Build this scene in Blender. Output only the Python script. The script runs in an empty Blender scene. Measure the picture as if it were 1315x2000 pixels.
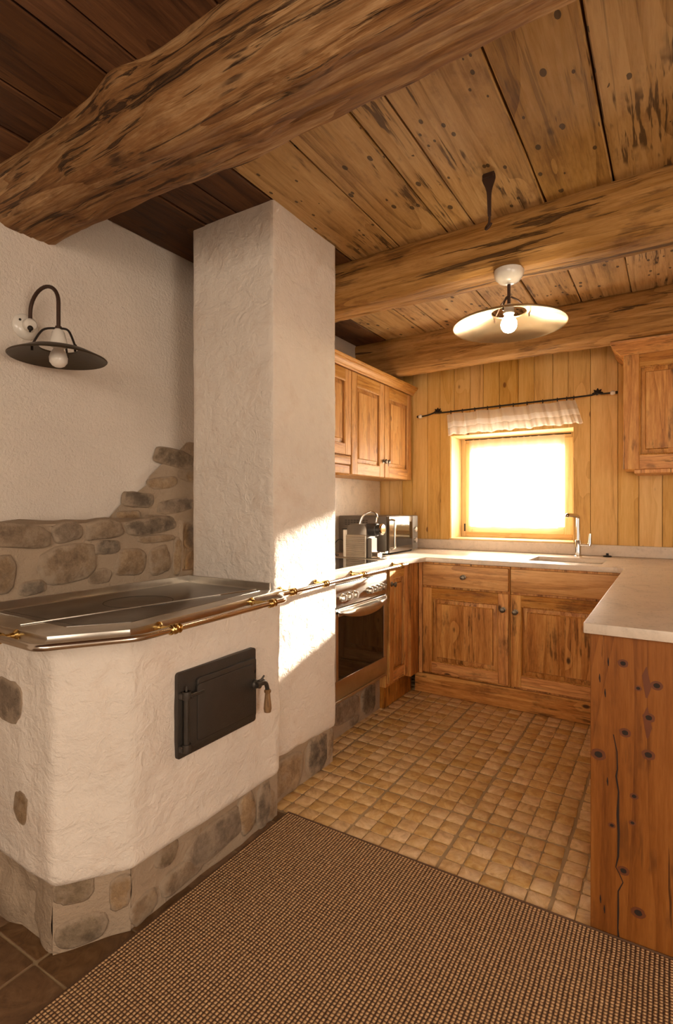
import bpy, bmesh, math, random
from mathutils import Vector, Matrix, noise
random.seed(7)
PI = math.pi
scene = bpy.context.scene
COL = scene.collection

# ------------------------------------------------------------------ camera
cam_d = bpy.data.cameras.new('camera')
cam_d.sensor_fit = 'VERTICAL'; cam_d.sensor_height = 36.0
cam_d.lens = 1041.0 / 2000.0 * 36.0
cam_d.shift_y = -10.7 / 2000.0
cam_d.clip_start = 0.02
cam = bpy.data.objects.new('camera', cam_d); COL.objects.link(cam)
cam.location = (0, 0, 1.22)
cam.rotation_euler = (PI / 2, 0, math.radians(32.1))
scene.camera = cam

# ------------------------------------------------------------------ exposure, sky, sun, area lights added as room fill
vs = scene.view_settings
scene.display_settings.display_device = 'sRGB'
vs.view_transform = 'Standard'; vs.look = 'None'; vs.gamma = 1.0; vs.use_curve_mapping = False
vs.exposure = 0.0
scene.cycles.caustics_reflective = False
scene.cycles.caustics_refractive = False
scene.cycles.max_bounces = 10
scene.cycles.use_denoising = True

world = bpy.data.worlds.new('sky'); scene.world = world; world.use_nodes = True
bg = world.node_tree.nodes['Background']
bg.inputs[0].default_value = (1.0, 0.95, 0.87, 1); bg.inputs[1].default_value = 12.5

def light(name, kind, loc, energy, color, direction=None, **kw):
    d = bpy.data.lights.new(name, kind); d.energy = energy; d.color = color
    for k, v in kw.items(): setattr(d, k, v)
    o = bpy.data.objects.new(name, d); COL.objects.link(o); o.location = loc
    if direction is not None:
        o.rotation_euler = Vector(direction).to_track_quat('-Z', 'Y').to_euler()
    return o
light('sun', 'SUN', (0, 8, 5), 110.0, (1.0, 0.88, 0.72), (-0.275, -1.0, -0.24), angle=math.radians(2.2))
light('front_fill', 'AREA', (0.3, -1.8, 1.6), 64.0, (1.0, 0.83, 0.66), (-0.22, 1.0, -0.40), shape='RECTANGLE', size=2.2, size_y=1.2)  # added fill from behind the camera; the front wall has no opening
light('right_fill', 'AREA', (1.85, 0.4, 1.2), 47.0, (1.0, 0.82, 0.65), (-1.0, 0.30, -0.12), shape='RECTANGLE', size=1.6, size_y=1.1)  # added fill from the right; the right wall has no opening

# ------------------------------------------------------------------ mesh builder
class MB:
    def __init__(s): s.v = []; s.f = []; s.m = []; s.c = {}
    def add(s, vs_, fs, mi=0):
        o = len(s.v); s.v += [tuple(v) for v in vs_]
        s.f += [tuple(i + o for i in f) for f in fs]; s.m += [mi] * len(fs)
    def bm(s, bm, mi=0):
        bm.verts.ensure_lookup_table(); bm.verts.index_update()
        s.add([v.co[:] for v in bm.verts], [[v.index for v in f.verts] for f in bm.faces], mi); bm.free()
    def box(s, x0, x1, y0, y1, z0, z1, mi=0, bev=0.0, seg=1, mat=None):
        bm = bmesh.new()
        vv = [bm.verts.new((x, y, z)) for x in (x0, x1) for y in (y0, y1) for z in (z0, z1)]
        for q in ((0, 1, 3, 2), (4, 6, 7, 5), (0, 4, 5, 1), (2, 3, 7, 6), (0, 2, 6, 4), (1, 5, 7, 3)):
            bm.faces.new([vv[i] for i in q])
        bmesh.ops.recalc_face_normals(bm, faces=bm.faces)
        if bev > 0:
            bmesh.ops.bevel(bm, geom=bm.edges[:], offset=bev, segments=seg, profile=0.5, affect='EDGES')
        if mat is not None: bmesh.ops.transform(bm, matrix=mat, verts=bm.verts)
        s.bm(bm, mi); return s
    def prism(s, outer, z0, z1, mi=0, holes=(), bev=0.0, seg=2, M=None):
        bm = bmesh.new(); es = []
        for loop in [outer] + list(holes):
            vv = [bm.verts.new((p[0], p[1], z0)) for p in loop]
            es += [bm.edges.new((vv[i], vv[(i + 1) % len(vv)])) for i in range(len(vv))]
        r = bmesh.ops.triangle_fill(bm, edges=es, use_beauty=True, use_dissolve=True)
        fs = [g for g in bm.faces]
        ex = bmesh.ops.extrude_face_region(bm, geom=fs)
        bmesh.ops.translate(bm, verts=[g for g in ex['geom'] if isinstance(g, bmesh.types.BMVert)], vec=(0, 0, z1 - z0))
        bmesh.ops.recalc_face_normals(bm, faces=bm.faces)
        if bev > 0:
            ee = [e for e in bm.edges if len(e.link_faces) == 2 and e.calc_face_angle(0) > 0.5]
            bmesh.ops.bevel(bm, geom=ee, offset=bev, segments=seg, profile=0.5, affect='EDGES')
        if M is not None: bmesh.ops.transform(bm, matrix=M, verts=bm.verts)
        s.bm(bm, mi); return s
    def tube(s, pts, r, n=12, mi=0, closed=False, cap=True):
        pts = [Vector(p) for p in pts]; N = len(pts)
        rr = r if isinstance(r, (list, tuple)) else [r] * N
        tang = []
        for i in range(N):
            a = pts[(i - 1) % N] if (closed or i > 0) else pts[i]
            b = pts[(i + 1) % N] if (closed or i < N - 1) else pts[i]
            tang.append((b - a).normalized())
        up = Vector((0, 0, 1)) if abs(tang[0].z) < 0.9 else Vector((1, 0, 0))
        nrm = (up - tang[0] * up.dot(tang[0])).normalized()
        vs_ = []
        for i in range(N):
            nrm = (nrm - tang[i] * nrm.dot(tang[i])).normalized()
            bi = tang[i].cross(nrm)
            for k in range(n):
                a = 2 * PI * k / n
                vs_.append(pts[i] + (nrm * math.cos(a) + bi * math.sin(a)) * rr[i])
        fs = []
        for i in range(N if closed else N - 1):
            j = (i + 1) % N
            for k in range(n):
                l = (k + 1) % n
                fs.append((i * n + k, i * n + l, j * n + l, j * n + k))
        if cap and not closed:
            fs.append(tuple(range(n))[::-1]); fs.append(tuple((N - 1) * n + k for k in range(n)))
        s.add(vs_, fs, mi); return s
    def lathe(s, prof, c=(0, 0, 0), axis=(0, 0, 1), n=32, mi=0):
        q = Vector((0, 0, 1)).rotation_difference(Vector(axis).normalized()); c = Vector(c)
        vs_ = []; fs = []
        for (r, z) in prof:
            for k in range(n):
                a = 2 * PI * k / n
                vs_.append(c + q @ Vector((r * math.cos(a), r * math.sin(a), z)))
        for i in range(len(prof) - 1):
            for k in range(n):
                l = (k + 1) % n
                fs.append((i * n + k, i * n + l, (i + 1) * n + l, (i + 1) * n + k))
        if prof[0][0] > 1e-6 and prof[0] != prof[-1]: fs.append(tuple(range(n))[::-1])
        if prof[-1][0] > 1e-6 and prof[0] != prof[-1]: fs.append(tuple((len(prof) - 1) * n + k for k in range(n)))
        s.add(vs_, fs, mi); return s
    def sphere(s, c, r, n=20, mi=0, sc=(1, 1, 1)):
        bm = bmesh.new(); bmesh.ops.create_uvsphere(bm, u_segments=n, v_segments=n // 2 + 2, radius=r)
        bmesh.ops.scale(bm, vec=sc, verts=bm.verts); bmesh.ops.translate(bm, vec=c, verts=bm.verts)
        s.bm(bm, mi); return s
    def build(s, name, mats, parent=None, org=None, angle=35, fix=True):
        if not isinstance(mats, (list, tuple)): mats = [mats]
        if org is None: org = Vector(parent['_org']) if parent else Vector((0, 0, 0))
        org = Vector(org)
        me = bpy.data.meshes.new(name)
        me.from_pydata([(v[0] - org.x, v[1] - org.y, v[2] - org.z) for v in s.v], [], s.f)
        for m in mats: me.materials.append(m)
        me.polygons.foreach_set('material_index', s.m)
        if s.c:
            at = me.attributes.new('core', 'FLOAT', 'POINT')
            at.data.foreach_set('value', [s.c.get(i, 0.0) for i in range(len(s.v))])
        if fix:
            bm = bmesh.new(); bm.from_mesh(me)
            bmesh.ops.remove_doubles(bm, verts=bm.verts, dist=1e-6)
            bmesh.ops.recalc_face_normals(bm, faces=bm.faces); bm.to_mesh(me); bm.free()
        me.polygons.foreach_set('use_smooth', [True] * len(me.polygons))
        me.set_sharp_from_angle(angle=math.radians(angle)); me.update()
        o = bpy.data.objects.new(name, me); COL.objects.link(o)
        if parent: o.parent = parent; o['_org'] = tuple(parent['_org'])
        else: o.location = org; o['_org'] = tuple(org)
        return o

def thing(name, label, cat, loc=(0, 0, 0), group=None):
    o = bpy.data.objects.new(name, None); COL.objects.link(o)
    o.empty_display_size = 0.1; o.location = loc; o['_org'] = tuple(loc)
    o['label'] = label; o['category'] = cat
    if group: o['group'] = group
    return o
def tag(o, label, cat, group=None, kind=None):
    o['label'] = label; o['category'] = cat
    if group: o['group'] = group
    if kind: o['kind'] = kind
    return o
def struct(o):
    o['kind'] = 'structure'; return o
def bez(pts, n=8, closed=False):
    # Catmull-Rom through the points
    P = [Vector(p) for p in pts]; out = []; N = len(P)
    for i in range(N - (0 if closed else 1)):
        p0 = P[(i - 1) % N] if (closed or i > 0) else P[i]
        p1 = P[i]; p2 = P[(i + 1) % N]; p3 = P[(i + 2) % N] if (closed or i + 2 < N) else p2
        for k in range(n):
            t = k / n
            out.append(0.5 * ((2 * p1) + (p2 - p0) * t + (2 * p0 - 5 * p1 + 4 * p2 - p3) * t * t + (3 * p1 - p0 - 3 * p2 + p3) * t ** 3))
    if not closed: out.append(P[-1])
    return out
def rounded(pts, r, n=6):
    # polyline with its inner corners rounded
    P = [Vector(p) for p in pts]; out = [P[0]]
    for i in range(1, len(P) - 1):
        a = (P[i - 1] - P[i]); b = (P[i + 1] - P[i])
        q = min(r, a.length * .45, b.length * .45)
        A = P[i] + a.normalized() * q; B = P[i] + b.normalized() * q
        for k in range(n + 1):
            t = k / n; out.append((1 - t) ** 2 * A + 2 * t * (1 - t) * P[i] + t * t * B)
    out.append(P[-1]); return out

# ------------------------------------------------------------------ materials
class NT:
    def __init__(s, name):
        s.m = bpy.data.materials.new(name); s.m.use_nodes = True
        s.t = s.m.node_tree; s.N = s.t.nodes; s.L = s.t.links
        s.bsdf = s.N['Principled BSDF']; s.out = s.N['Material Output']
    def n(s, typ, inp=None, **kw):
        nd = s.N.new(typ)
        for k, v in kw.items(): setattr(nd, k, v)
        for k, v in (inp or {}).items():
            if isinstance(v, bpy.types.NodeSocket): s.L.new(v, nd.inputs[k])
            else: nd.inputs[k].default_value = v
        return nd
    def math(s, op, a, b=0.0, c=None, clamp=False):
        d = {0: a, 1: b}
        if c is not None: d[2] = c
        return s.n('ShaderNodeMath', d, operation=op, use_clamp=clamp).outputs[0]
    def vmath(s, op, a, b): return s.n('ShaderNodeVectorMath', {0: a, 1: b}, operation=op).outputs[0]
    def noise(s, v, scale, detail=4, rough=.55, dist=0.0):
        return s.n('ShaderNodeTexNoise', {'Vector': v, 'Scale': scale, 'Detail': detail, 'Roughness': rough, 'Distortion': dist}).outputs[0]
    def ramp(s, fac, stops):
        r = s.n('ShaderNodeValToRGB', {0: fac}); e = r.color_ramp.elements
        while len(e) > 1: e.remove(e[0])
        e[0].position = stops[0][0]; e[0].color = (*stops[0][1], 1)
        for p, c in stops[1:]:
            x = e.new(p); x.color = (*c, 1)
        return r.outputs[0]
    def mix(s, f, a, b, mode='MIX'):
        nd = s.n('ShaderNodeMix', None, data_type='RGBA', blend_type=mode)
        for i, v in ((0, f), (6, a), (7, b)):
            if isinstance(v, bpy.types.NodeSocket): s.L.new(v, nd.inputs[i])
            else: nd.inputs[i].default_value = v if i == 0 else (*v, 1) if len(v) == 3 else v
        return nd.outputs[2]
    def smooth(s, x, lo, hi):
        nd = s.n('ShaderNodeMapRange', {0: x, 1: lo, 2: hi, 3: 0.0, 4: 1.0}, interpolation_type='SMOOTHSTEP'); return nd.outputs[0]
    def co(s): return s.n('ShaderNodeTexCoord').outputs['Object']
    def isl(s): return s.n('ShaderNodeNewGeometry').outputs['Random Per Island']
    def bump(s, h, strength=.3, dist=.01):
        s.L.new(s.n('ShaderNodeBump', {'Height': h, 'Strength': strength, 'Distance': dist}).outputs[0], s.bsdf.inputs['Normal'])
    def set(s, **kw):
        for k, v in kw.items():
            i = s.bsdf.inputs[k.replace('_', ' ')]
            if isinstance(v, bpy.types.NodeSocket): s.L.new(v, i)
            elif isinstance(v, tuple) and len(v) == 3: i.default_value = (*v, 1)
            else: i.default_value = v
        return s.m

def wood(name, dark, mid, light_, axis='Z', s=1.0, knots=.45, cracks=.35, rough=.5, var=.16, age=0.0, agecol=(.05, .03, .02), ringf=34, bump=.35, worm=0.0, checks=0.0, knotcol=None, streak=.5, ksize=1.0):
    t = NT(name); ai = 'XYZ'.index(axis)
    rnd = t.isl(); orn = t.n('ShaderNodeObjectInfo').outputs['Random']
    r2 = t.math('ADD', t.math('MULTIPLY', rnd, 23.0), t.math('MULTIPLY', orn, 41.0))
    off = t.n('ShaderNodeCombineXYZ', {0: r2, 1: t.math('MULTIPLY', r2, .73), 2: t.math('MULTIPLY', r2, 1.31)}).outputs[0]
    co = t.co()
    sc = [s, s, s]; sc[ai] = .075 * s
    v = t.vmath('ADD', t.vmath('MULTIPLY', co, tuple(sc)), off)
    sk = [s, s, s]; sk[ai] = .55 * s
    vk = t.vmath('ADD', t.vmath('MULTIPLY', co, tuple(sk)), off)
    vor = t.n('ShaderNodeTexVoronoi', {'Vector': vk, 'Scale': 7.5, 'Randomness': 1.0})
    d = vor.outputs['Distance']; cc = t.n('ShaderNodeSeparateColor', {0: vor.outputs['Color']})
    on = t.math('LESS_THAN', cc.outputs[0], knots)
    ks = t.math('MULTIPLY', t.math('SUBTRACT', 1.0, t.smooth(d, .07 * ksize, .15 * ksize)), on)
    halo = t.math('MULTIPLY', t.math('SUBTRACT', 1.0, t.smooth(d, .08, .5)), on)
    big = t.noise(v, 7, 4, .6)
    rn = t.math('ADD', t.noise(v, 3.6, 2, .5, .25), t.math('MULTIPLY', halo, .05))
    saw = t.math('FRACT', t.math('MULTIPLY', rn, ringf * .5))
    ring = t.math('POWER', saw, 2.2)
    fib = t.noise(v, 150, 3, .65); mid_ = t.noise(v, 46, 4, .7)
    fac = t.math('ADD', t.math('ADD', t.math('MULTIPLY', big, .50), t.math('MULTIPLY', mid_, .42)), t.math('MULTIPLY', fib, .30))
    fac = t.math('SUBTRACT', fac, t.math('MULTIPLY', ring, .13))
    col = t.ramp(fac, [(.36, dark), (.53, mid), (.70, light_)])
    col = t.mix(t.math('MULTIPLY', ks, .92), col, knotcol or tuple(c * .3 for c in dark))
    va = list(sc); va[ai] = .05 * s
    vc = t.vmath('ADD', t.vmath('MULTIPLY', co, tuple(va)), off)
    cr = t.noise(vc, 25, 6, .66, .5)
    crm = t.smooth(cr, .68 - .13 * cracks, .73 - .13 * cracks)
    col = t.mix(t.math('MULTIPLY', crm, .8), col, tuple(c * .25 for c in dark))
    if age > 0:
        am = t.smooth(t.math('ADD', t.noise(vk, 3.6, 7, .7), t.math('MULTIPLY_ADD', mid_, .5, -.25)), .60 - .2 * age, .78 - .2 * age)
        col = t.mix(t.math('MULTIPLY', am, .72), col, agecol)
        # torn, weather-beaten patches where only the hard grain is left
        pm = t.smooth(t.noise(vk, 5.2, 4, .6), .52, .62)
        sm = t.smooth(t.noise(v, 75, 3, .6), .50, .58)
        col = t.mix(t.math('MULTIPLY', t.math('MULTIPLY', pm, sm), streak), col, tuple(c * .45 for c in dark))
    if checks > 0:
        vd = list(sc); vd[ai] = .022 * s
        ck_ = t.noise(t.vmath('ADD', t.vmath('MULTIPLY', co, tuple(vd)), off), 62, 4, .62, .35)
        ckm = t.math('MULTIPLY', t.smooth(ck_, .60, .64), t.smooth(t.noise(vk, 2.6, 3, .6), .40, .55))
        col = t.mix(t.math('MULTIPLY', ckm, checks), col, tuple(c * .3 for c in dark))
        pale = t.math('MULTIPLY', t.math('SUBTRACT', 1.0, t.smooth(ck_, .36, .42)), t.smooth(t.noise(vk, 3.3, 3, .6), .48, .62))
        col = t.mix(t.math('MULTIPLY', pale, checks * .6), col, tuple(min(1.0, c * 1.35) for c in light_))
    if worm > 0:
        w = t.n('ShaderNodeTexVoronoi', {'Vector': vk, 'Scale': 42.0})
        wc = t.n('ShaderNodeSeparateColor', {0: w.outputs['Color']})
        wm = t.math('MULTIPLY', t.math('LESS_THAN', w.outputs['Distance'], t.math('MULTIPLY', wc.outputs[2], .34)), t.math('LESS_THAN', wc.outputs[1], worm))
        col = t.mix(t.math('MULTIPLY', wm, .8), col, (.02, .012, .006))
    hsv = t.n('ShaderNodeHueSaturation', {'Color': col, 'Value': t.math('MULTIPLY_ADD', rnd, 2 * var, 1 - var), 'Saturation': t.math('MULTIPLY_ADD', rnd, -.15, 1.10)})
    h = t.math('SUBTRACT', t.math('ADD', t.math('MULTIPLY', fib, .5), t.math('MULTIPLY', mid_, .6)), t.math('MULTIPLY', crm, 1.2))
    t.bump(h, bump, .006)
    t.bsdf.inputs['Specular IOR Level'].default_value = .35
    return t.set(Base_Color=hsv.outputs[0], Roughness=t.math('MULTIPLY_ADD', fib, .25, rough - .1))

def plaster(name, col, fine=1.0, coarse=1.0, stain=None, trowel=0.0):
    t = NT(name); co = t.co()
    a = t.noise(co, 3.0, 5, .6); b = t.noise(co, 85, 3, .6); c = t.noise(co, 16, 5, .6, .8)
    cl = t.ramp(a, [(.3, tuple(x * .93 for x in col)), (.7, tuple(min(1, x * 1.04) for x in col))])
    h = t.math('ADD', t.math('MULTIPLY', b, .35 * fine), t.math('MULTIPLY', c, .75 * coarse))
    if trowel > 0:
        w = t.vmath('MULTIPLY', co, (15, 15, 21))
        d = t.noise(w, 1.0, 6, .58, 1.0); h = t.math('ADD', h, t.math('MULTIPLY', d, trowel))
    if stain:
        q = t.smooth(t.math('ADD', t.noise(co, 4.5, 7, .7, .6), t.math('MULTIPLY_ADD', c, .3, -.15)), .47, .70)
        cl = t.mix(t.math('MULTIPLY', q, .32), cl, stain)
    t.bump(h, .6, .016)
    return t.set(Base_Color=cl, Roughness=.9)

MORTAR = (.39, .295, .205)
def rock(name, c1, c2, c3, var=.3):
    t = NT(name); rnd = t.isl(); co = t.co()
    v = t.vmath('ADD', co, t.n('ShaderNodeCombineXYZ', {0: t.math('MULTIPLY', rnd, 31.0), 1: rnd, 2: t.math('MULTIPLY', rnd, 17.0)}).outputs[0])
    a = t.noise(v, 11, 8, .68, .5); b = t.noise(v, 48, 6, .72); g = t.noise(v, 170, 3, .6)
    fac = t.math('ADD', t.math('ADD', t.math('MULTIPLY', a, .6), t.math('MULTIPLY', b, .32)), t.math('MULTIPLY', g, .14))
    col = t.ramp(fac, [(.36, c1), (.52, c2), (.68, c3)])
    hsv = t.n('ShaderNodeHueSaturation', {'Color': col, 'Value': t.math('MULTIPLY_ADD', rnd, 2 * var, 1 - var), 'Saturation': t.math('MULTIPLY_ADD', rnd, .35, .85)})
    core = t.n('ShaderNodeAttribute', None, attribute_name='core').outputs['Fac']
    sm = t.noise(co, 17, 5, .65)
    k = t.smooth(t.math('ADD', core, t.math('MULTIPLY_ADD', sm, 3.2, -1.75)), .05, .95)
    col2 = t.mix(k, t.ramp(b, [(.3, tuple(x * .8 for x in MORTAR)), (.7, MORTAR)]), hsv.outputs[0])
    t.bump(fac, .9, .012)
    return t.set(Base_Color=col2, Roughness=.85)

def simple(name, col, rough=.5, metal=0.0, bump=0.0, bscale=80, **kw):
    t = NT(name)
    if bump: t.bump(t.noise(t.co(), bscale, 4, .6), bump, .004)
    n_ = t.noise(t.co(), 14, 4, .6)
    return t.set(Base_Color=t.ramp(n_, [(.3, tuple(c * .88 for c in col)), (.7, tuple(min(1., c * 1.08) for c in col))]), Roughness=rough, Metallic=metal, **kw)

M = {}
# pale pine panelling, honey cabinets, aged dark timber
PINE = ((.50, .265, .070), (.70, .415, .130), (.80, .52, .20))
HONEY = ((.21, .074, .017), (.56, .245, .066), (.78, .43, .14))
for ax in 'XYZ':
    M['pine' + ax] = wood('pine_' + ax, *PINE, axis=ax, knots=.55, ksize=.75, cracks=-.2, rough=.5, var=.07, ringf=14, bump=.12, knotcol=(.22, .085, .025))
    M['winpine' + ax] = wood('window_pine_' + ax, (.58, .38, .17), (.70, .50, .25), (.78, .60, .34), axis=ax, knots=.1, cracks=-.3, rough=.5, var=.05, ringf=12, bump=.1)
    M['honey' + ax] = wood('honey_wood_' + ax, *HONEY, axis=ax, s=1.25, knots=.26, cracks=.42, rough=.42, var=.22, age=.36, agecol=(.15, .052, .014), ringf=18, bump=.3, knotcol=(.05, .018, .008), streak=.75)
    M['blond' + ax] = wood('blond_wood_' + ax, (.32, .135, .036), (.58, .29, .088), (.72, .42, .165), axis=ax, s=1.3, knots=.16, cracks=.12, rough=.42, var=.12, age=.12, agecol=(.26, .10, .028), ringf=16, bump=.28, knotcol=(.10, .035, .012), streak=.4)
M['end'] = wood('peninsula_wood', (.12, .038, .010), (.24, .085, .022), (.32, .125, .036), axis='Z', s=.85, knots=.0, cracks=.28, rough=.5, var=.06, age=.02, agecol=(.12, .04, .012), ringf=40, bump=.22, knotcol=(.035, .011, .005), ksize=.8)
M['woodcrack'] = simple('wood_crack', (.020, .009, .004), .8)
M['knotred'] = simple('red_knot_wood', (.14, .040, .012), .5)
M['beam'] = wood('old_beam_wood', (.10, .042, .015), (.27, .138, .058), (.50, .325, .17), axis='X', s=.9, knots=.16, cracks=.70, rough=.72, var=.03, age=.38, agecol=(.13, .050, .016), ringf=26, bump=1.0, streak=.9, checks=.8)
M['beam2'] = wood('kitchen_beam_wood', (.17, .078, .024), (.37, .195, .065), (.52, .30, .12), axis='X', s=.9, knots=.10, cracks=.55, rough=.7, var=.03, age=.20, agecol=(.16, .066, .02), ringf=22, bump=.9, streak=.6, checks=.6)
M['board'] = wood('ceiling_board_wood', (.17, .085, .028), (.41, .235, .085), (.54, .34, .15), axis='Y', s=.8, knots=.10, cracks=.22, rough=.65, var=.10, age=.36, agecol=(.20, .092, .03), ringf=26, bump=.6, worm=.30, streak=.9, checks=.4)
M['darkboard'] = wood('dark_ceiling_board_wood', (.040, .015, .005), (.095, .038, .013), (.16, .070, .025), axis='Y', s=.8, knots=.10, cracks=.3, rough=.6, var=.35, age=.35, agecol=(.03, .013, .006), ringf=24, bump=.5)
M['plaster'] = plaster('white_plaster', (.76, .68, .59), fine=1.5, coarse=.9)
M['stoveplaster'] = plaster('trowelled_plaster', (.80, .72, .63), fine=.7, coarse=1.2, stain=(.62, .47, .36), trowel=1.0)
M['mortar'] = plaster('lime_mortar', MORTAR, fine=1.2, coarse=1.6)
M['rock'] = rock('field_stone', (.11, .073, .045), (.25, .175, .11), (.41, .31, .21), .22)
M['rockdark'] = rock('dark_field_stone', (.07, .050, .033), (.17, .125, .082), (.31, .24, .165), .2)

def marble(name, base, dk):
    t = NT(name); co = t.co()
    a = t.noise(co, 7, 6, .65, 1.2); b = t.noise(co, 70, 4, .7)
    v = t.n('ShaderNodeTexVoronoi', {'Vector': t.vmath('MULTIPLY', co, (1, 2.2, 1.5)), 'Scale': 26.0})
    c = t.ramp(t.math('ADD', t.math('MULTIPLY', a, .7), t.math('MULTIPLY', b, .3)), [(.34, tuple(x * .80 for x in base)), (.5, base), (.68, tuple(min(1, x * 1.08) for x in base))])
    sp = t.math('MULTIPLY', t.math('SUBTRACT', 1.0, t.smooth(v.outputs['Distance'], .05, .22)), t.math('LESS_THAN', t.n('ShaderNodeSeparateColor', {0: v.outputs['Color']}).outputs[0], .22))
    c = t.mix(t.math('MULTIPLY', sp, .55), c, dk)
    return t.set(Base_Color=c, Roughness=t.math('MULTIPLY_ADD', b, .2, .2))
M['marble'] = marble('beige_limestone', (.70, .59, .475), (.44, .33, .24))
M['steel'] = simple('brushed_steel', (.60, .56, .50), .28, 1.0)
M['plate'] = simple('dark_steel_plate', (.20, .175, .15), .30, 1.0, .08, 60)
M['groove'] = simple('black_groove', (.02, .018, .016), .6)
M['iron'] = simple('cast_iron', (.065, .055, .046), .45, .5, .25, 160)
M['wrought'] = simple('wrought_iron', (.030, .022, .017), .5, .6, .3, 120)
M['rusty'] = simple('rusty_iron', (.060, .030, .018), .6, .4, .4, 90)
M['brass'] = simple('brass', (.62, .42, .15), .22, 1.0)
M['bronze'] = simple('polished_steel_tube', (.66, .59, .52), .2, 1.0)
M['chrome'] = simple('chrome', (.75, .72, .68), .10, 1.0)
M['pewter'] = simple('old_pewter', (.22, .19, .15), .38, .9, .3, 120)
M['porcelain'] = simple('porcelain', (.78, .73, .65), .18)
M['blackglass'] = simple('black_glass', (.012, .010, .009), .04)
M['ovenglass'] = simple('oven_glass', (.010, .008, .006), .05)
M['blackplastic'] = simple('black_plastic', (.02, .018, .017), .35)
M['mwdoor'] = simple('smoked_glass_door', (.16, .125, .09), .12, .7)
M['greyplastic'] = simple('grey_metal_paint', (.15, .13, .11), .35, .6)
M['ribs'] = simple('titanium_panel', (.50, .45, .37), .32, .8)
M['handlewood'] = wood('handle_wood', (.12, .06, .025), (.22, .12, .05), (.30, .18, .08), axis='Z', s=3, knots=0)
M['shadebrown'] = simple('brown_enamel', (.075, .055, .035), .42, .5, .1, 60)
M['shadebrass'] = simple('pale_brass_shade', (.50, .40, .25), .26, .95)
M['whitepaint'] = simple('white_enamel', (.75, .70, .62), .3)

def glow(name, col, e):
    t = NT(name); t.set(Base_Color=col, Emission_Color=col, Emission_Strength=e, Roughness=.3); return t.m
M['bulb_lit'] = glow('lit_bulb_glass', (1.0, .78, .50), 105.0)
M['bulb'] = simple('opal_bulb_glass', (.80, .74, .66), .12)

def cloth(name, col, transp, band=None):
    t = NT(name)
    d = t.n('ShaderNodeBsdfDiffuse', {'Color': (*col, 1)}); tl = t.n('ShaderNodeBsdfTranslucent', {'Color': (*col, 1)}); tr = t.n('ShaderNodeBsdfTransparent')
    m1 = t.n('ShaderNodeMixShader', {0: .55, 1: d.outputs[0], 2: tl.outputs[0]})
    co = t.n('ShaderNodeSeparateXYZ', {0: t.co()})
    w = t.math('MULTIPLY_ADD', t.noise(t.co(), 240, 2), .2, transp - .1)
    m2 = t.n('ShaderNodeMixShader', {0: w, 1: m1.outputs[0], 2: tr.outputs[0]})
    t.L.new(m2.outputs[0], t.out.inputs[0]); return t.m
M['linen'] = cloth('white_linen', (.80, .72, .60), .06)
M['linen_band'] = cloth('white_linen_band', (.93, .90, .84), .02)
M['linen_sheer'] = cloth('sheer_linen', (.86, .80, .70), .38)
M['sheer'] = cloth('sheer_curtain_cloth', (.92, .90, .86), .42)
def pane():
    t = NT('window_glass'); a = t.n('ShaderNodeBsdfTransparent'); b = t.n('ShaderNodeBsdfGlossy', {'Roughness': .02})
    t.L.new(t.n('ShaderNodeMixShader', {0: .06, 1: a.outputs[0], 2: b.outputs[0]}).outputs[0], t.out.inputs[0]); return t.m
M['pane'] = pane()

def tile_mat(name, cs, var):
    t = NT(name); rnd = t.isl(); co = t.co()
    v = t.vmath('ADD', co, t.n('ShaderNodeCombineXYZ', {0: t.math('MULTIPLY', rnd, 19.0), 1: t.math('MULTIPLY', rnd, 7.0), 2: rnd}).outputs[0])
    a = t.noise(v, 13, 6, .62, 2.2)
    b = t.noise(v, 60, 4, .6)
    f = t.math('ADD', t.math('MULTIPLY', a, .8), t.math('MULTIPLY', b, .2))
    col = t.ramp(f, [(.30, cs[0]), (.48, cs[1]), (.68, cs[2])])
    hsv = t.n('ShaderNodeHueSaturation', {'Color': col, 'Value': t.math('MULTIPLY_ADD', rnd, 2 * var, 1 - var), 'Saturation': t.math('MULTIPLY_ADD', rnd, -.25, 1.1)})
    t.bump(f, .5, .006)
    return t.set(Base_Color=hsv.outputs[0], Roughness=t.math('MULTIPLY_ADD', a, .3, .3))
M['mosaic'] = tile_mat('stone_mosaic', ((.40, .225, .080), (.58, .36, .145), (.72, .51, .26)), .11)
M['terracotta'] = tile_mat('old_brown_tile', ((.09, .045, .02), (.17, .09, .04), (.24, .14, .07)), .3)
M['grout'] = simple('grout', (.36, .26, .145), .9, 0, .5, 60)

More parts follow.
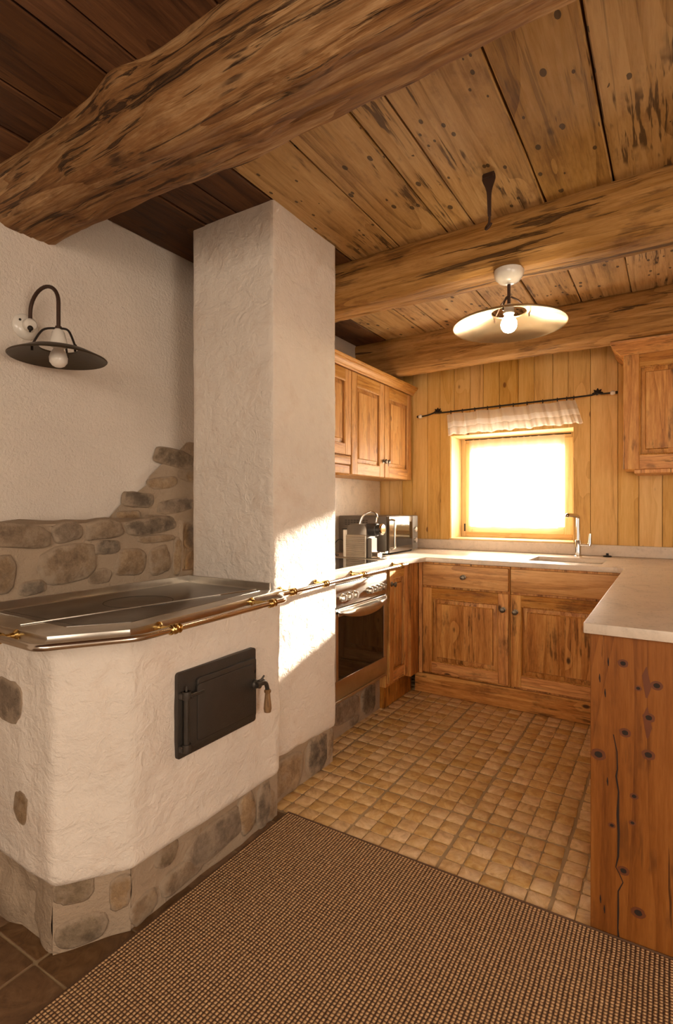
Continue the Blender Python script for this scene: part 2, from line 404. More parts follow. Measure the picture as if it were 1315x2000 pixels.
def rugmat():
    t = NT('sisal_weave'); co = t.co()
    nz = t.noise(co, 9, 3); wob = t.n('ShaderNodeVectorMath', {0: t.n('ShaderNodeCombineXYZ', {0: nz, 1: nz, 2: 0.0}).outputs[0], 1: (.006, .006, 0)}, operation='MULTIPLY').outputs[0]
    s = t.n('ShaderNodeSeparateXYZ', {0: t.vmath('ADD', co, wob)})
    u = t.math('ABSOLUTE', t.math('SINE', t.math('MULTIPLY', s.outputs[0], PI / .0112)))
    w = t.math('ABSOLUTE', t.math('SINE', t.math('MULTIPLY', s.outputs[1], PI / .0095)))
    h = t.math('MULTIPLY', t.math('POWER', u, .85), t.math('POWER', w, .42))
    n2 = t.noise(co, 420, 2); n3 = t.noise(t.vmath('MULTIPLY', co, (90, 6, 1)), 1.0, 2); n4 = t.noise(t.vmath('MULTIPLY', co, (90, 104, 1)), 1.0, 0)
    f = t.math('ADD', t.math('ADD', h, t.math('MULTIPLY_ADD', n2, .3, -.15)), t.math('MULTIPLY_ADD', n4, .5, -.25))
    col = t.ramp(f, [(.30, (.10, .045, .018)), (.58, (.40, .225, .10)), (.90, (.70, .455, .235))])
    t.bump(h, 1.0, .006)
    return t.set(Base_Color=col, Roughness=.95)
M['rug'] = rugmat()
M['rugedge'] = simple('rug_binding', (.12, .06, .028), .9, 0, .5, 300)

# ------------------------------------------------------------------ room shell
CEIL = 2.46
XL, XR, YF, YB = -2.07, 1.95, -1.95, 3.965

def jitter_tiles(mb, x0, x1, y0, y1, sx, sy, gap, mi, jit, big=None, biggap=0, cut=.09):
    nx = int(math.ceil((x1 - x0) / sx)); ny = int(math.ceil((y1 - y0) / sy))
    for i in range(nx):
        for j in range(ny):
            a, b = x0 + i * sx, min(x0 + (i + 1) * sx, x1); c, d = y0 + j * sy, min(y0 + (j + 1) * sy, y1)
            gl = gr = gb = gt = gap / 2
            if big:
                if i % big == 0: gl = biggap / 2
                if i % big == big - 1: gr = biggap / 2
                if j % big == 0: gb = biggap / 2
                if j % big == big - 1: gt = biggap / 2
            if b - a < gap * 2 or d - c < gap * 2: continue
            J = lambda: random.uniform(-jit, jit)
            cs = [(a + gl + J(), c + gb + J()), (b - gr + J(), c + gb + J()), (b - gr + J(), d - gt + J()), (a + gl + J(), d - gt + J())]
            cx = sum(p[0] for p in cs) / 4; cy = sum(p[1] for p in cs) / 4; z = random.uniform(-.0008, 0)
            # corners cut a little: eight-sided tile
            ring = []
            for k in range(4):
                p, q, r = cs[k - 1], cs[k], cs[(k + 1) % 4]
                ring.append((q[0] + (p[0] - q[0]) * cut, q[1] + (p[1] - q[1]) * cut)); ring.append((q[0] + (r[0] - q[0]) * cut, q[1] + (r[1] - q[1]) * cut))
            lo = [(x, y, -.006) for x, y in ring]
            up = [(cx + (x - cx) * .99, cy + (y - cy) * .99, z - .001) for x, y in ring]
            tp = [(cx + (x - cx) * .95, cy + (y - cy) * .95, z) for x, y in ring]
            n = len(ring)
            fs = [(k, (k + 1) % n, n + (k + 1) % n, n + k) for k in range(n)] + [(n + k, n + (k + 1) % n, 2 * n + (k + 1) % n, 2 * n + k) for k in range(n)]
            fs.append(tuple(2 * n + k for k in range(n)))
            mb.add(lo + up + tp, fs, mi)
fl = MB()
fl.box(XL, XR, YF, YB + .4, -.10, -.004, 0)
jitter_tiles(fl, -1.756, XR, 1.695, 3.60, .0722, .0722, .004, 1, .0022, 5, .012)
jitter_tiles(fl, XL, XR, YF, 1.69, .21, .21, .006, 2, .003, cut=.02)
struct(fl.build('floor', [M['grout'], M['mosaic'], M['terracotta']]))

cb = MB()
cb.box(XL - .2, XR + .2, YF - .2, YB + .5, CEIL + .035, CEIL + .16, 1)
def ceil_boards(y0, y1, seams, dark):
    for i in range(len(seams) - 1):
        a, b = seams[i], seams[i + 1]; g = .0035
        dz = random.uniform(0, .005)
        n = max(2, int((y1 - y0) / .08)); vs_ = []
        ph = random.uniform(0, 50)
        for k in range(n + 1):
            y = y0 + (y1 - y0) * k / n
            wl = g + .004 * noise.noise((a * 7 + ph, y * 2.3, 0)); wr = g + .004 * noise.noise((b * 7 - ph, y * 2.3, 4))
            for (x, z) in ((a + wl, CEIL + .034), (a + wl, CEIL + dz + .003), (a + wl + .004, CEIL + dz), (b - wr - .004, CEIL + dz), (b - wr, CEIL + dz + .003), (b - wr, CEIL + .034)):
                vs_.append((x, y, z))
        fs = []
        for k in range(n):
            for q in range(5): fs.append((k * 6 + q, k * 6 + q + 1, (k + 1) * 6 + q + 1, (k + 1) * 6 + q))
        cb.add(vs_, fs, 1 if dark(a) else 0)
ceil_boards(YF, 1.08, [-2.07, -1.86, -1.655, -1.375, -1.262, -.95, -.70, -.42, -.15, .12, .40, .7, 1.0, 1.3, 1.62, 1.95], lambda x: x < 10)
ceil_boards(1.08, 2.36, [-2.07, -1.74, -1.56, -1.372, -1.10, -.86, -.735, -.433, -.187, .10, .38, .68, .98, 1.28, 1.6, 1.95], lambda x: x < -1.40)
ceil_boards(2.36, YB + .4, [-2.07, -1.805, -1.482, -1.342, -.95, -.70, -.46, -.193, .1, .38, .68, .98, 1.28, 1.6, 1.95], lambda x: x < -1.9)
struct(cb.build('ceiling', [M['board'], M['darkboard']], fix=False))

struct(MB().box(XL - .25, XL, YF - .2, YB + .4, -.1, CEIL + .1).build('wall_left', M['plaster']))
struct(MB().box(XR, XR + .2, YF - .2, YB + .4, -.1, CEIL + .1).build('wall_right', M['plaster']))
struct(MB().box(XL - .2, XR + .2, YF - .2, YF, -.1, CEIL + .1).build('wall_front', M['plaster']))

# back wall: vertical pine boards with the window opening left free, masonry behind
WX0, WX1, WZ0, WZ1 = -1.445, -.567, .972, 1.765
wb = MB()
D0, D1 = YB + .02, YB + .42
wb.box(XL - .2, WX0 - .03, D0, D1, -.1, CEIL + .1, 1); wb.box(WX1 + .03, XR, D0, D1, -.1, CEIL + .1, 1)
wb.box(WX0 - .03, WX1 + .03, D0, D1, -.1, WZ0 - .03, 1); wb.box(WX0 - .03, WX1 + .03, D0, D1, WZ1 + .03, CEIL + .1, 1)
xs = [-2.07]
for w in (.10, .115, .09, .13, .105, .115, .125, .10, .12, .135, .11, .125, .10, .14, .165, .12, .13, .15, .10, .13, .12, .14, .15, .13, .14, .15, .13, .14, .16, .14, .15, .14, .15, .15):
    if xs[-1] + w < XR: xs.append(xs[-1] + w)
xs.append(XR)
for i in range(len(xs) - 1):
    a, b = xs[i] + .0012, xs[i + 1] - .0012; dy = random.uniform(0, .0025)
    def piece(a, b, z0, z1):
        if b - a > .004: wb.box(a, b, YB - .0 + dy - .002, D0, z0, z1, 0, .002)
    if b <= WX0 or a >= WX1: piece(a, b, 0, CEIL)
    else:
        if a < WX0: piece(a, WX0, 0, CEIL); a = WX0
        if b > WX1: piece(WX1, b, 0, CEIL); b = WX1
        piece(a, b, 0, WZ0); piece(a, b, WZ1, CEIL)
struct(wb.build('wall_back', [M['pineZ'], M['mortar']]))

# window: lining boards, frame, sash, pane, sill
win = thing('window_1', 'small pine framed window behind a sheer white curtain', 'window', ((WX0 + WX1) / 2, YB + .24, WZ0)); struct(win)
YW = YB + .25
m = MB()
m.box(WX0 - .028, WX0, YB + .004, YB + .42, WZ0, WZ1, 0, .002); m.box(WX1, WX1 + .028, YB + .004, YB + .42, WZ0, WZ1, 0, .002)
m.box(WX0 - .028, WX1 + .028, YB + .004, YB + .42, WZ1, WZ1 + .028, 1, .002)
struct(m.build('window_lining', [M['winpineZ'], M['winpineX']], win))
m = MB(); m.box(WX0 - .012, WX1 + .012, YB - .012, YW + .06, WZ0 - .028, WZ0 + .004, 0, .006)
struct(m.build('window_sill', M['winpineX'], win))
def frame_mb(x0, x1, y0, y1, z0, z1, w, bev=.004, mv=0, mh=1):
    m = MB()
    m.box(x0, x0 + w, y0, y1, z0, z1, mv, bev); m.box(x1 - w, x1, y0, y1, z0, z1, mv, bev)
    m.box(x0 + w, x1 - w, y0, y1, z0, z0 + w, mh, bev); m.box(x0 + w, x1 - w, y0, y1, z1 - w, z1, mh, bev); return m
struct(frame_mb(WX0, WX1, YW, YW + .06, WZ0 + .004, WZ1, .042).build('window_frame', [M['winpineZ'], M['winpineX']], win))
sash = struct(frame_mb(WX0 + .036, WX1 - .036, YW - .012, YW + .035, WZ0 + .04, WZ1 - .036, .058).build('window_sash', [M['winpineZ'], M['winpineX']], win))
struct(MB().box(WX0 + .09, WX1 - .09, YW + .008, YW + .014, WZ0 + .09, WZ1 - .09).build('window_pane', M['pane'], sash))
mh = MB(); mh.tube([(WX0 + .035, YW - .016, WZ0 + .05), (WX0 + .035, YW - .016, WZ0 + .11)], .006, 10)
struct(mh.build('window_hinge', M['wrought'], win))

# ------------------------------------------------------------------ stone work
def blob(mb, plane, a, z, ha, hz, h, mi, n=22, ang=None):
    """a fieldstone standing h proud of a wall plane; plane(a, z, h) gives the world point"""
    ph = random.uniform(0, 100); rings = []
    rot = random.uniform(-.25, .25) if ang is None else ang
    for (k, hh) in ((1.0, -.006), (.97, h * .45), (.86, h * .85), (.6, h), (.3, h * 1.04)):
        ring = []
        for i in range(n):
            t = 2 * PI * i / n
            c, s = math.cos(t), math.sin(t)
            e = .62
            x = math.copysign(abs(c) ** e, c); y = math.copysign(abs(s) ** e, s)
            q = 1 + .16 * noise.noise((c * 1.3 + ph, s * 1.3, 0)) + .07 * noise.noise((c * 4 + ph, s * 4, 9))
            x *= q * k; y *= q * k
            X_, Z_ = x * ha, y * hz
            X2 = X_ * math.cos(rot) - Z_ * math.sin(rot) * .6; Z2 = X_ * math.sin(rot) * .6 + Z_ * math.cos(rot)
            hv = hh * .7 * (1 + .35 * noise.noise((X2 * 14 + ph, Z2 * 14, 3))) if hh > 0 else hh
            ring.append(plane(a + X2, z + Z2, hv))
        rings.append(ring)
    vs_ = [p for r in rings for p in r] + [plane(a, z, h * 1.03)]
    fs = []
    for r in range(len(rings) - 1):
        for i in range(n): fs.append((r * n + i, r * n + (i + 1) % n, (r + 1) * n + (i + 1) % n, (r + 1) * n + i))
    o_ = len(mb.v)
    for r, cval in enumerate((0.0, .22, .62, 1.0, 1.0)):
        for i in range(n): mb.c[o_ + r * n + i] = cval
    mb.c[o_ + len(rings) * n] = 1.0
    L = len(rings) - 1
    for i in range(n): fs.append((L * n + i, L * n + (i + 1) % n, len(vs_) - 1))
    mb.add(vs_, fs, mi)

def rough_grid(mb, plane, a0, a1, z0f, z1f, na, nz, amp, mi, seed=0, freq=6.0):
    """a slightly lumpy sheet on a wall plane; z0f / z1f give lower and upper edge at a"""
    vs_ = []; fs = []
    for i in range(na + 1):
        a = a0 + (a1 - a0) * i / na
        for j in range(nz + 1):
            z = z0f(a) + (z1f(a) - z0f(a)) * j / nz
            h = amp * noise.fractal((a * freq + seed, z * freq, seed * .3), .8, 2.0, 3)
            vs_.append(plane(a, z, h))
    for i in range(na):
        for j in range(nz): fs.append((i * (nz + 1) + j, (i + 1) * (nz + 1) + j, (i + 1) * (nz + 1) + j + 1, i * (nz + 1) + j + 1))
    mb.add(vs_, fs, mi)

# low rubble wall behind the stove and the bare stones climbing to the chimney
LX = -1.835
pl = lambda a, z, h: (LX + h, a, z)
pr = lambda a, z, h: (XL + .012 + h, a, z)
sw = MB()
sw.box(XL, LX - .006, .30, 1.635, .0, 1.15, 0)
sw.box(XL, -1.86, 1.6, 1.72, 0, .93, 0)
rough_grid(sw, pl, .30, 1.64, lambda a: .0, lambda a: 1.158, 60, 40, .006, 0, 1)
vt = []
for i in range(31):
    a = .30 + 1.34 * i / 30
    for j in range(5): vt.append((LX + .002 - (LX - XL) * j / 4, a, 1.156 + .012 * noise.noise((a * 9, j * .7, 2)) + .012 * j / 4))
sw.add(vt, [(i * 5 + j, (i + 1) * 5 + j, (i + 1) * 5 + j + 1, i * 5 + j + 1) for i in range(30) for j in range(4)], 0)
for (a, z, ha, hz, h, mi) in ((.47, 1.12, .10, .043, .022, 1), (.70, 1.12, .11, .044, .02, 1), (.93, 1.124, .115, .044, .024, 1), (1.105, 1.128, .055, .038, .018, 1), (1.25, 1.132, .082, .040, .026, 1), (1.47, 1.140, .125, .036, .026, 2),
    (.62, 1.0, .10, .07, .018, 1), (.87, 1.0, .062, .066, .02, 1), (1.11, 1.015, .112, .072, .02, 1), (.98, .945, .046, .026, .015, 2), (1.265, 1.064, .060, .028, .016, 2), (1.37, .998, .072, .056, .02, 1), (1.51, .992, .055, .062, .02, 1), (1.605, 1.00, .026, .085, .016, 1), (1.50, 1.085, .10, .017, .012, 1), (1.235, .955, .05, .03, .008, 1), (.5, .92, .07, .04, .015, 2)):
    blob(sw, pl, a, z, ha, hz, h, mi)
def upper_edge(a):
    return 1.15 + .05 * 0 + max(0, (a - 1.40)) * .78 + .02 * noise.noise((a * 7, 3, 1)) + (.03 if a > 1.62 else 0)
rough_grid(sw, pr, 1.36, 2.16, lambda a: .88, lambda a: min(1.545, upper_edge(a)), 40, 40, .006, 0, 5)
for (a, z, ha, hz, h, mi) in ((1.79, 1.455, .125, .046, .020, 2), (1.95, 1.37, .15, .034, .016, 1), (1.72, 1.335, .092, .030, .012, 1), (1.575, 1.252, .088, .038, .020, 2), (1.80, 1.225, .12, .036, .014, 1), (1.97, 1.20, .06, .07, .014, 1), (1.92, 1.075, .07, .075, .018, 1), (1.91, .94, .06, .06, .014, 1), (1.52, 1.175, .07, .03, .010, 1), (1.70, 1.15, .09, .03, .012, 1)):
    blob(sw, pr, a, z, ha, hz, h, mi)
struct(sw.build('wall_left_stonework', [M['mortar'], M['rock'], M['rockdark']], angle=60))

# ------------------------------------------------------------------ beams
def log(name, mat, x0, x1, sec, r, label, disp, seed, bulges=(), yoff=None, amp=.008, N=420, Mx=96):
    """hewn log along X; sec(x) -> (y0, y1, z0, z1)"""
    vs_ = []; fs = []
    per = []
    for k in range(Mx): per.append(k / Mx)
    for i in range(N + 1):
        x = x0 + (x1 - x0) * i / N
        y0, y1, z0, z1 = sec(x)
        cy, cz, hy, hz = (y0 + y1) / 2, (z0 + z1) / 2, (y1 - y0) / 2, (z1 - z0) / 2
        for t in per:
            a = 2 * PI * t; c, s = math.cos(a), math.sin(a)
            # superellipse box with softened arrises
            e = r
            k = (abs(c) ** e + abs(s) ** e) ** (-1 / e)
            y, z = c * k, s * k
            nz = noise.fractal((x * 2.2 + seed, y * 1.4, z * 1.4), 1.0, 2.0, 3) * amp + noise.fractal((x * 5 + seed, y * 9 + seed, z * 9), .9, 2.0, 3) * amp * .4 + noise.fractal((x * 3.5, y * 26 + seed, z * 26), .8, 2.0, 2) * amp * .16
            Y_, Z_ = cy + y * hy, cz + z * hz
            b = 0
            for (bx, by, bz, br, bh) in bulges:
                d2 = ((x - bx) / br) ** 2 + ((Y_ - by) / br * .8) ** 2 + ((Z_ - bz) / br) ** 2
                b += bh * math.exp(-d2 * 2)
            q = 1 + (nz + b) / max(.04, math.hypot(y * hy, z * hz))
            vs_.append((x, cy + y * hy * q, min(cz + z * hz * q, CEIL + .02)))
    for i in range(N):
        for k in range(Mx):
            l = (k + 1) % Mx
            fs.append((i * Mx + k, i * Mx + l, (i + 1) * Mx + l, (i + 1) * Mx + k))
    fs.append(tuple(range(Mx))); fs.append(tuple(N * Mx + k for k in range(Mx)))
    m = MB(); m.add(vs_, fs, 0)
    o = m.build(name, mat, org=(0, (sec(0)[0] + sec(0)[1]) / 2, sec(0)[2]), angle=50)
    tag(o, label, 'beam', 'ceiling beams', 'thing'); return o
log('ceiling_beam', M['beam'], -2.10, 1.98, lambda x: (.975 + .012 * math.sin(x * 2.1), 1.205 - .03 * (x + 2) / 2.2, 2.24 + .012 * math.sin(x * 3 + 1), 2.48), 11, 'massive gnarled dark beam nearest the viewer, above the stove', 0, 3.1,
    bulges=((-1.36, .965, 2.44, .14, .030), (-1.62, .97, 2.30, .07, .012), (-.95, 1.1, 2.245, .06, .010), (-.55, .96, 2.36, .1, .012), (-1.18, .975, 2.30, .10, .012), (-.72, 1.02, 2.25, .1, .012), (-1.75, 1.1, 2.24, .09, .012)), amp=.012)
log('ceiling_beam', M['beam2'], -2.10, 1.98, lambda x: (2.315 - .045 * (x + 1.7) / 1.7, 2.50 - .02 * x, 2.232, 2.48), 4.2, 'hewn ceiling beam carrying the lit pendant lamp', 0, 17.0, amp=.009)
log('ceiling_beam', M['beam2'], -2.10, 1.98, lambda x: (3.57 - .07 * (x + 2) / 2, 3.735 - .04 * (x + 2) / 2, 2.205, 2.48), 4.5, 'hewn ceiling beam closest to the pine wall, above the curtained window', 0, 41.0, amp=.009)

# ------------------------------------------------------------------ chimney
CX, CY0, CY1 = -1.362, 1.69, 2.165
ch = thing('chimney', 'white plastered chimney shaft rising beside the stove to the ceiling', 'chimney', (-1.6, 1.93, 0)); ch['kind'] = 'thing'
def soft_prism(mb, outline, z0, z1, nseg, nz, amp, mi, seed, taper=None, lower=None, round_b=.02, cap_top=True, soft=2):
    """upright plaster body: outline resampled, gentle lumps, rounded lower edge"""
    P = [Vector((p[0], p[1], 0)) for p in outline]; n0 = len(P); ring = []
    for i in range(n0):
        a, b = P[i], P[(i + 1) % n0]; L = (b - a).length; k = max(2, int(L / nseg))
        for j in range(k): ring.append(a + (b - a) * j / k)
    # soften the corners by smoothing
    n = len(ring)
    for _ in range(soft): ring = [(ring[i - 1] + ring[i] * 2 + ring[(i + 1) % n]) / 4 for i in range(n)]
    c = sum(ring, Vector()) / n
    nrm = []
    for i in range(n):
        t = ring[(i + 1) % n] - ring[i - 1]; q = Vector((t.y, -t.x, 0)).normalized()
        if q.dot(ring[i] - c) < 0: q = -q
        nrm.append(q)
    vs_ = []
    zs = [z0, z0, z0 + round_b * .3, z0 + round_b] + [z0 + round_b + (z1 - z0 - round_b) * j / nz for j in range(1, nz + 1)]
    ins = [.06, round_b * .7, round_b * .25, 0] + [0] * nz
    for z, s in zip(zs, ins):
        for i in range(n):
            p = ring[i]; h = amp * noise.fractal((p.x * 5 + seed, p.y * 5, z * 5), .9, 2.0, 3)
            tp = (taper * (z - z0) / (z1 - z0)) if taper else 0
            zz = z + (lower(p) * (1 - (z - z0) / (z1 - z0)) if lower else 0)
            q = p + nrm[i] * (h - s - tp); vs_.append((q.x, q.y, zz))
    fs = []
    for j in range(len(zs) - 1):
        for i in range(n): fs.append((j * n + i, j * n + (i + 1) % n, (j + 1) * n + (i + 1) % n, (j + 1) * n + i))
    fs.append(tuple(range(n))[::-1])
    if cap_top: fs.append(tuple((len(zs) - 1) * n + i for i in range(n)))
    mb.add(vs_, fs, mi)
m = MB()
soft_prism(m, [(-1.826, CY0), (CX, CY0), (CX, CY1), (-1.826, CY1)], .175, CEIL + .004, .012, 60, .004, 0, 2.0, soft=1, lower=lambda p: (1.93 - p.y) * .05 + .006 * noise.noise((p.y * 12, 1, 1)))
m.build('plaster_shaft', M['stoveplaster'], ch, angle=50)
m = MB()
pc = lambda a, z, h: (CX - .012 + h, a, z)
m.box(-1.82, CX - .018, 1.70, 2.145, 0, .175, 0)
rough_grid(m, pc, 1.69, 2.155, lambda a: 0, lambda a: .20, 24, 10, .008, 0, 8)
for (a, z, ha, hz, h, mi) in ((1.80, .085, .115, .082, .014, 1), (2.02, .09, .085, .088, .018, 2), (2.13, .10, .025, .07, .012, 1)): blob(m, pc, a, z, ha, hz, h, mi)
m.build('stone_base', [M['mortar'], M['rock'], M['rockdark']], ch, angle=60)

# ------------------------------------------------------------------ masonry stove
st = thing('masonry_stove', 'white plastered wood-fired stove with steel cooking top on a rubble stone base', 'stove', (-1.55, 1.2, 0))
m = MB()
soft_prism(m, [(-1.83, .80), (-1.392, .80), (-1.282, .965), (-1.300, 1.66), (-1.365, 1.685), (-1.83, 1.685)], .185, .862, .018, 50, .006, 0, 9.0, soft=1, lower=lambda p: (1.2 - p.y) * .03)
pf = lambda a, z, h: (a, .80 - h, z)
blob(m, pf, -1.63, .662, .082, .062, .006, 1); blob(m, pf, -1.55, .373, .040, .045, .004, 1)
m.build('plaster_body', [M['stoveplaster'], M['rock']], st, angle=50)
m = MB()
m.prism([(-1.83, .83), (-1.43, .83), (-1.33, 1.00), (-1.33, 1.655), (-1.83, 1.655)], 0, .20, 0)
pb = lambda a, z, h: (-1.318 + h, a, z)
rough_grid(m, pb, .985, 1.66, lambda a: 0, lambda a: .21, 40, 12, .008, 0, 3)
p0, p1 = Vector((-1.425, .818)), Vector((-1.318, .985)); dd = (p1 - p0).normalized(); nn = Vector((dd.y, -dd.x))
pd = lambda a, z, h: (p0.x + dd.x * a + nn.x * h, p0.y + dd.y * a + nn.y * h, z)
rough_grid(m, pd, 0, (p1 - p0).length, lambda a: 0, lambda a: .22, 12, 12, .006, 0, 4)
pe = lambda a, z, h: (a, .818 - h, z)
rough_grid(m, pe, -1.84, -1.425, lambda a: 0, lambda a: .23, 30, 16, .022, 0, 6)
for (a, z, ha, hz, h, mi) in ((1.115, .155, .042, .042, .014, 2), (1.32, .09, .14, .062, .014, 1), (1.48, .10, .045, .08, .016, 1), (1.575, .085, .04, .085, .012, 2), (1.18, .05, .09, .040, .012, 1), (1.03, .04, .05, .04, .010, 1), (1.62, .06, .03, .06, .01, 1)):
    blob(m, pb, a, z, ha, hz, h, mi)
for (a, z, ha, hz, h, mi) in ((.055, .165, .055, .040, .012, 2), (.07, .045, .07, .042, .012, 2), (.17, .12, .03, .05, .01, 1)): blob(m, pd, a, z, ha, hz, h, mi)
m.build('stone_base', [M['mortar'], M['rock'], M['rockdark']], st, angle=60)

# steel top
ZC = .887
top = [(-1.832, .762), (-1.357, .762), (-1.243, .928), (-1.322, 1.70), (-1.36, 1.70), (-1.36, 1.678), (-1.832, 1.678)]
m = MB(); m.prism(top, .860, ZC, 0, bev=.003)
ck = m.build('cooking_top', M['steel'], st)
m = MB()
m.prism([(-1.80, .85), (-1.415, .85), (-1.315, .985), (-1.375, 1.63), (-1.80, 1.63)], ZC - .002, ZC + .0015, 0, bev=.001)
pt = m.build('cooking_plate', M['plate'], ck)
m = MB()
m.prism([(-1.545, .79), (-1.537, .79), (-1.400, 1.63), (-1.408, 1.63)], ZC + .001, ZC + .0045, 0, bev=.001)
m.build('raised_strip', M['steel'], ck)  # narrow raised steel bar running across the cooking plate
m = MB()
cc_ = Vector((-1.575, 1.21, ZC + .0012))
m.tube([cc_ + Vector((.115 * math.cos(t * PI / 24), .115 * math.sin(t * PI / 24), 0)) for t in range(48)], .0012, 6, closed=True)
m.build('ring_plate_groove', M['groove'], ck)
m = MB()
m.tube([(-1.80, .875, ZC + .001), (-1.40, .875, ZC + .001)], .0012, 6)
m.build('plate_seam', M['groove'], ck)
m = MB()
m.box(-1.835, -1.827, .77, 1.676, ZC - .01, .913, 0, .001); m.box(-1.83, -1.362, 1.668, 1.676, ZC - .01, .913, 0, .001)
m.build('splash_edge', M['steel'], st)

# fire door
FX = -1.281
m = MB()
R90 = Matrix(((0, 0, 1, 0), (1, 0, 0, 0), (0, 1, 0, 0), (0, 0, 0, 1)))  # prism (y, z) -> wall plane X
def plate(mb, y0, y1, z0, z1, xa, xb, r=.012, mi=0, bev=.002):
    pts = []
    for (cy_, cz_, a0) in ((y1 - r, z1 - r, 0), (y0 + r, z1 - r, 90), (y0 + r, z0 + r, 180), (y1 - r, z0 + r, 270)):
        for k in range(5):
            a = math.radians(a0 + k * 22.5); pts.append((cy_ + r * math.cos(a), cz_ + r * math.sin(a)))
    mb.prism(pts, xa, xb, mi, bev=bev, M=R90)
plate(m, 1.117, 1.480, .446, .710, FX - .02, FX + .008, .010)
fr = m.build('fire_door_frame', M['iron'], st)
m = MB()
plate(m, 1.150, 1.470, .468, .640, FX + .008, FX + .020, .010, bev=.004)
plate(m, 1.190, 1.470, .620, .678, FX + .008, FX + .020, .010, bev=.004)
plate(m, 1.185, 1.455, .482, .662, FX + .018, FX + .0235, .012, bev=.004)
m.box(FX + .018, FX + .026, 1.155, 1.215, .628, .640, 0, .003)
fd = m.build('fire_door', M['iron'], st)
m = MB()
m.tube([(FX + .020, 1.142, .468), (FX + .020, 1.142, .652)], .009, 14)
for z in (.478, .640): m.lathe([(.0, -.012), (.014, -.012), (.015, 0), (.014, .012), (0, .012)], (FX + .02, 1.142, z), (0, 0, 1), 18)
for z in (.478, .640): m.box(FX + .004, FX + .022, 1.120, 1.142, z - .010, z + .010, 0, .003)
m.tube([(FX + .020, 1.142, .652), (FX + .020, 1.142, .668)], [.004, .002], 8)
m.build('hinge', M['iron'], st)
m = MB()
m.lathe([(0, 0), (.017, 0), (.017, .012), (.012, .018), (.011, .032), (0, .034)], (FX + .020, 1.452, .588), (1, 0, 0), 20)
m.tube(bez([(FX + .047, 1.440, .592), (FX + .050, 1.462, .594), (FX + .050, 1.480, .590), (FX + .050, 1.490, .576), (FX + .050, 1.494, .560)], 5), [.010] * 10 + [.008] * 11, 12)
m.box(FX + .040, FX + .054, 1.448, 1.474, .600, .606, 0, .002, mat=None)
m.tube([(FX + .046, 1.462, .600), (FX + .052, 1.474, .618)], [.005, .003], 8)
hd = m.build('latch', M['iron'], fd)
m = MB()
m.lathe([(0, 0), (.009, 0), (.0125, -.004), (.0125, -.010), (.0095, -.014), (.0105, -.03), (.0135, -.055), (.0145, -.070), (.012, -.082), (0, -.086)], (FX + .050, 1.495, .562), (0, 0, 1), 20)
m.build('handle_grip', M['handlewood'], fd)

# ------------------------------------------------------------------ guard rail along stove, chimney and oven
rl = thing('guard_rail', 'bent metal towel rail with brass brackets along the stove, chimney and oven', 'rail', (-1.25, 1.6, .86))
ZR = .875
pts = rounded([(-1.70, .717, ZR), (-1.305, .708, ZR), (-1.180, .905, ZR), (-1.209, 1.572, ZR), (-1.292, 1.635, ZR), (-1.312, 2.10, ZR), (-1.335, 2.92, ZR)], .03)
MB().tube(pts, .0095, 14).build('rail_tube', M['bronze'], rl)
def bracket(p, q):
    m = MB(); p = Vector(p); q = Vector(q); d = (q - p).normalized()
    m.sphere(p, .0155, 18)
    t = Vector((-d.y, d.x, 0))
    for s in (-1, 1): m.lathe([(0, 0), (.0135, 0), (.015, .004), (.0125, .008), (0, .008)], p + t * (.012 * s), t * s, 18)
    m.tube([p, q], .0065, 12)
    m.lathe([(.0, 0), (.016, 0), (.016, .004), (.009, .010), (.0075, .018)], q, -d, 18)
    m.build('bracket', M['brass'], rl)
bracket((-1.50, .7125, ZR), (-1.50, .762, ZR - .003)); bracket((-1.1855, 1.031, ZR), (-1.2535, 1.028, ZR - .003))
bracket((-1.2060, 1.488, ZR), (-1.300, 1.484, ZR - .003)); bracket((-1.296, 1.73, ZR), (-1.362, 1.73, ZR)); bracket((-1.308, 1.99, ZR), (-1.362, 1.99, ZR))
bracket((-1.320, 2.36, ZR), (-1.392, 2.36, ZR)); bracket((-1.333, 2.84, ZR), (-1.392, 2.84, ZR))

# ------------------------------------------------------------------ rug
m = MB(); m.box(-1.280, 1.20, -1.3, 1.680, .002, .013, 0, .003)
rug = thing('rug', 'brown woven sisal rug with dark bound edges on the floor', 'rug', (0, .2, 0))
m.build('weave', M['rug'], rug)
m = MB(); m.box(-1.285, 1.205, 1.680, 1.688, .002, .014, 0, .003); m.box(-1.284, -1.280, -1.3, 1.688, .002, .0125, 0, .003)
m.build('binding', M['rugedge'], rug)

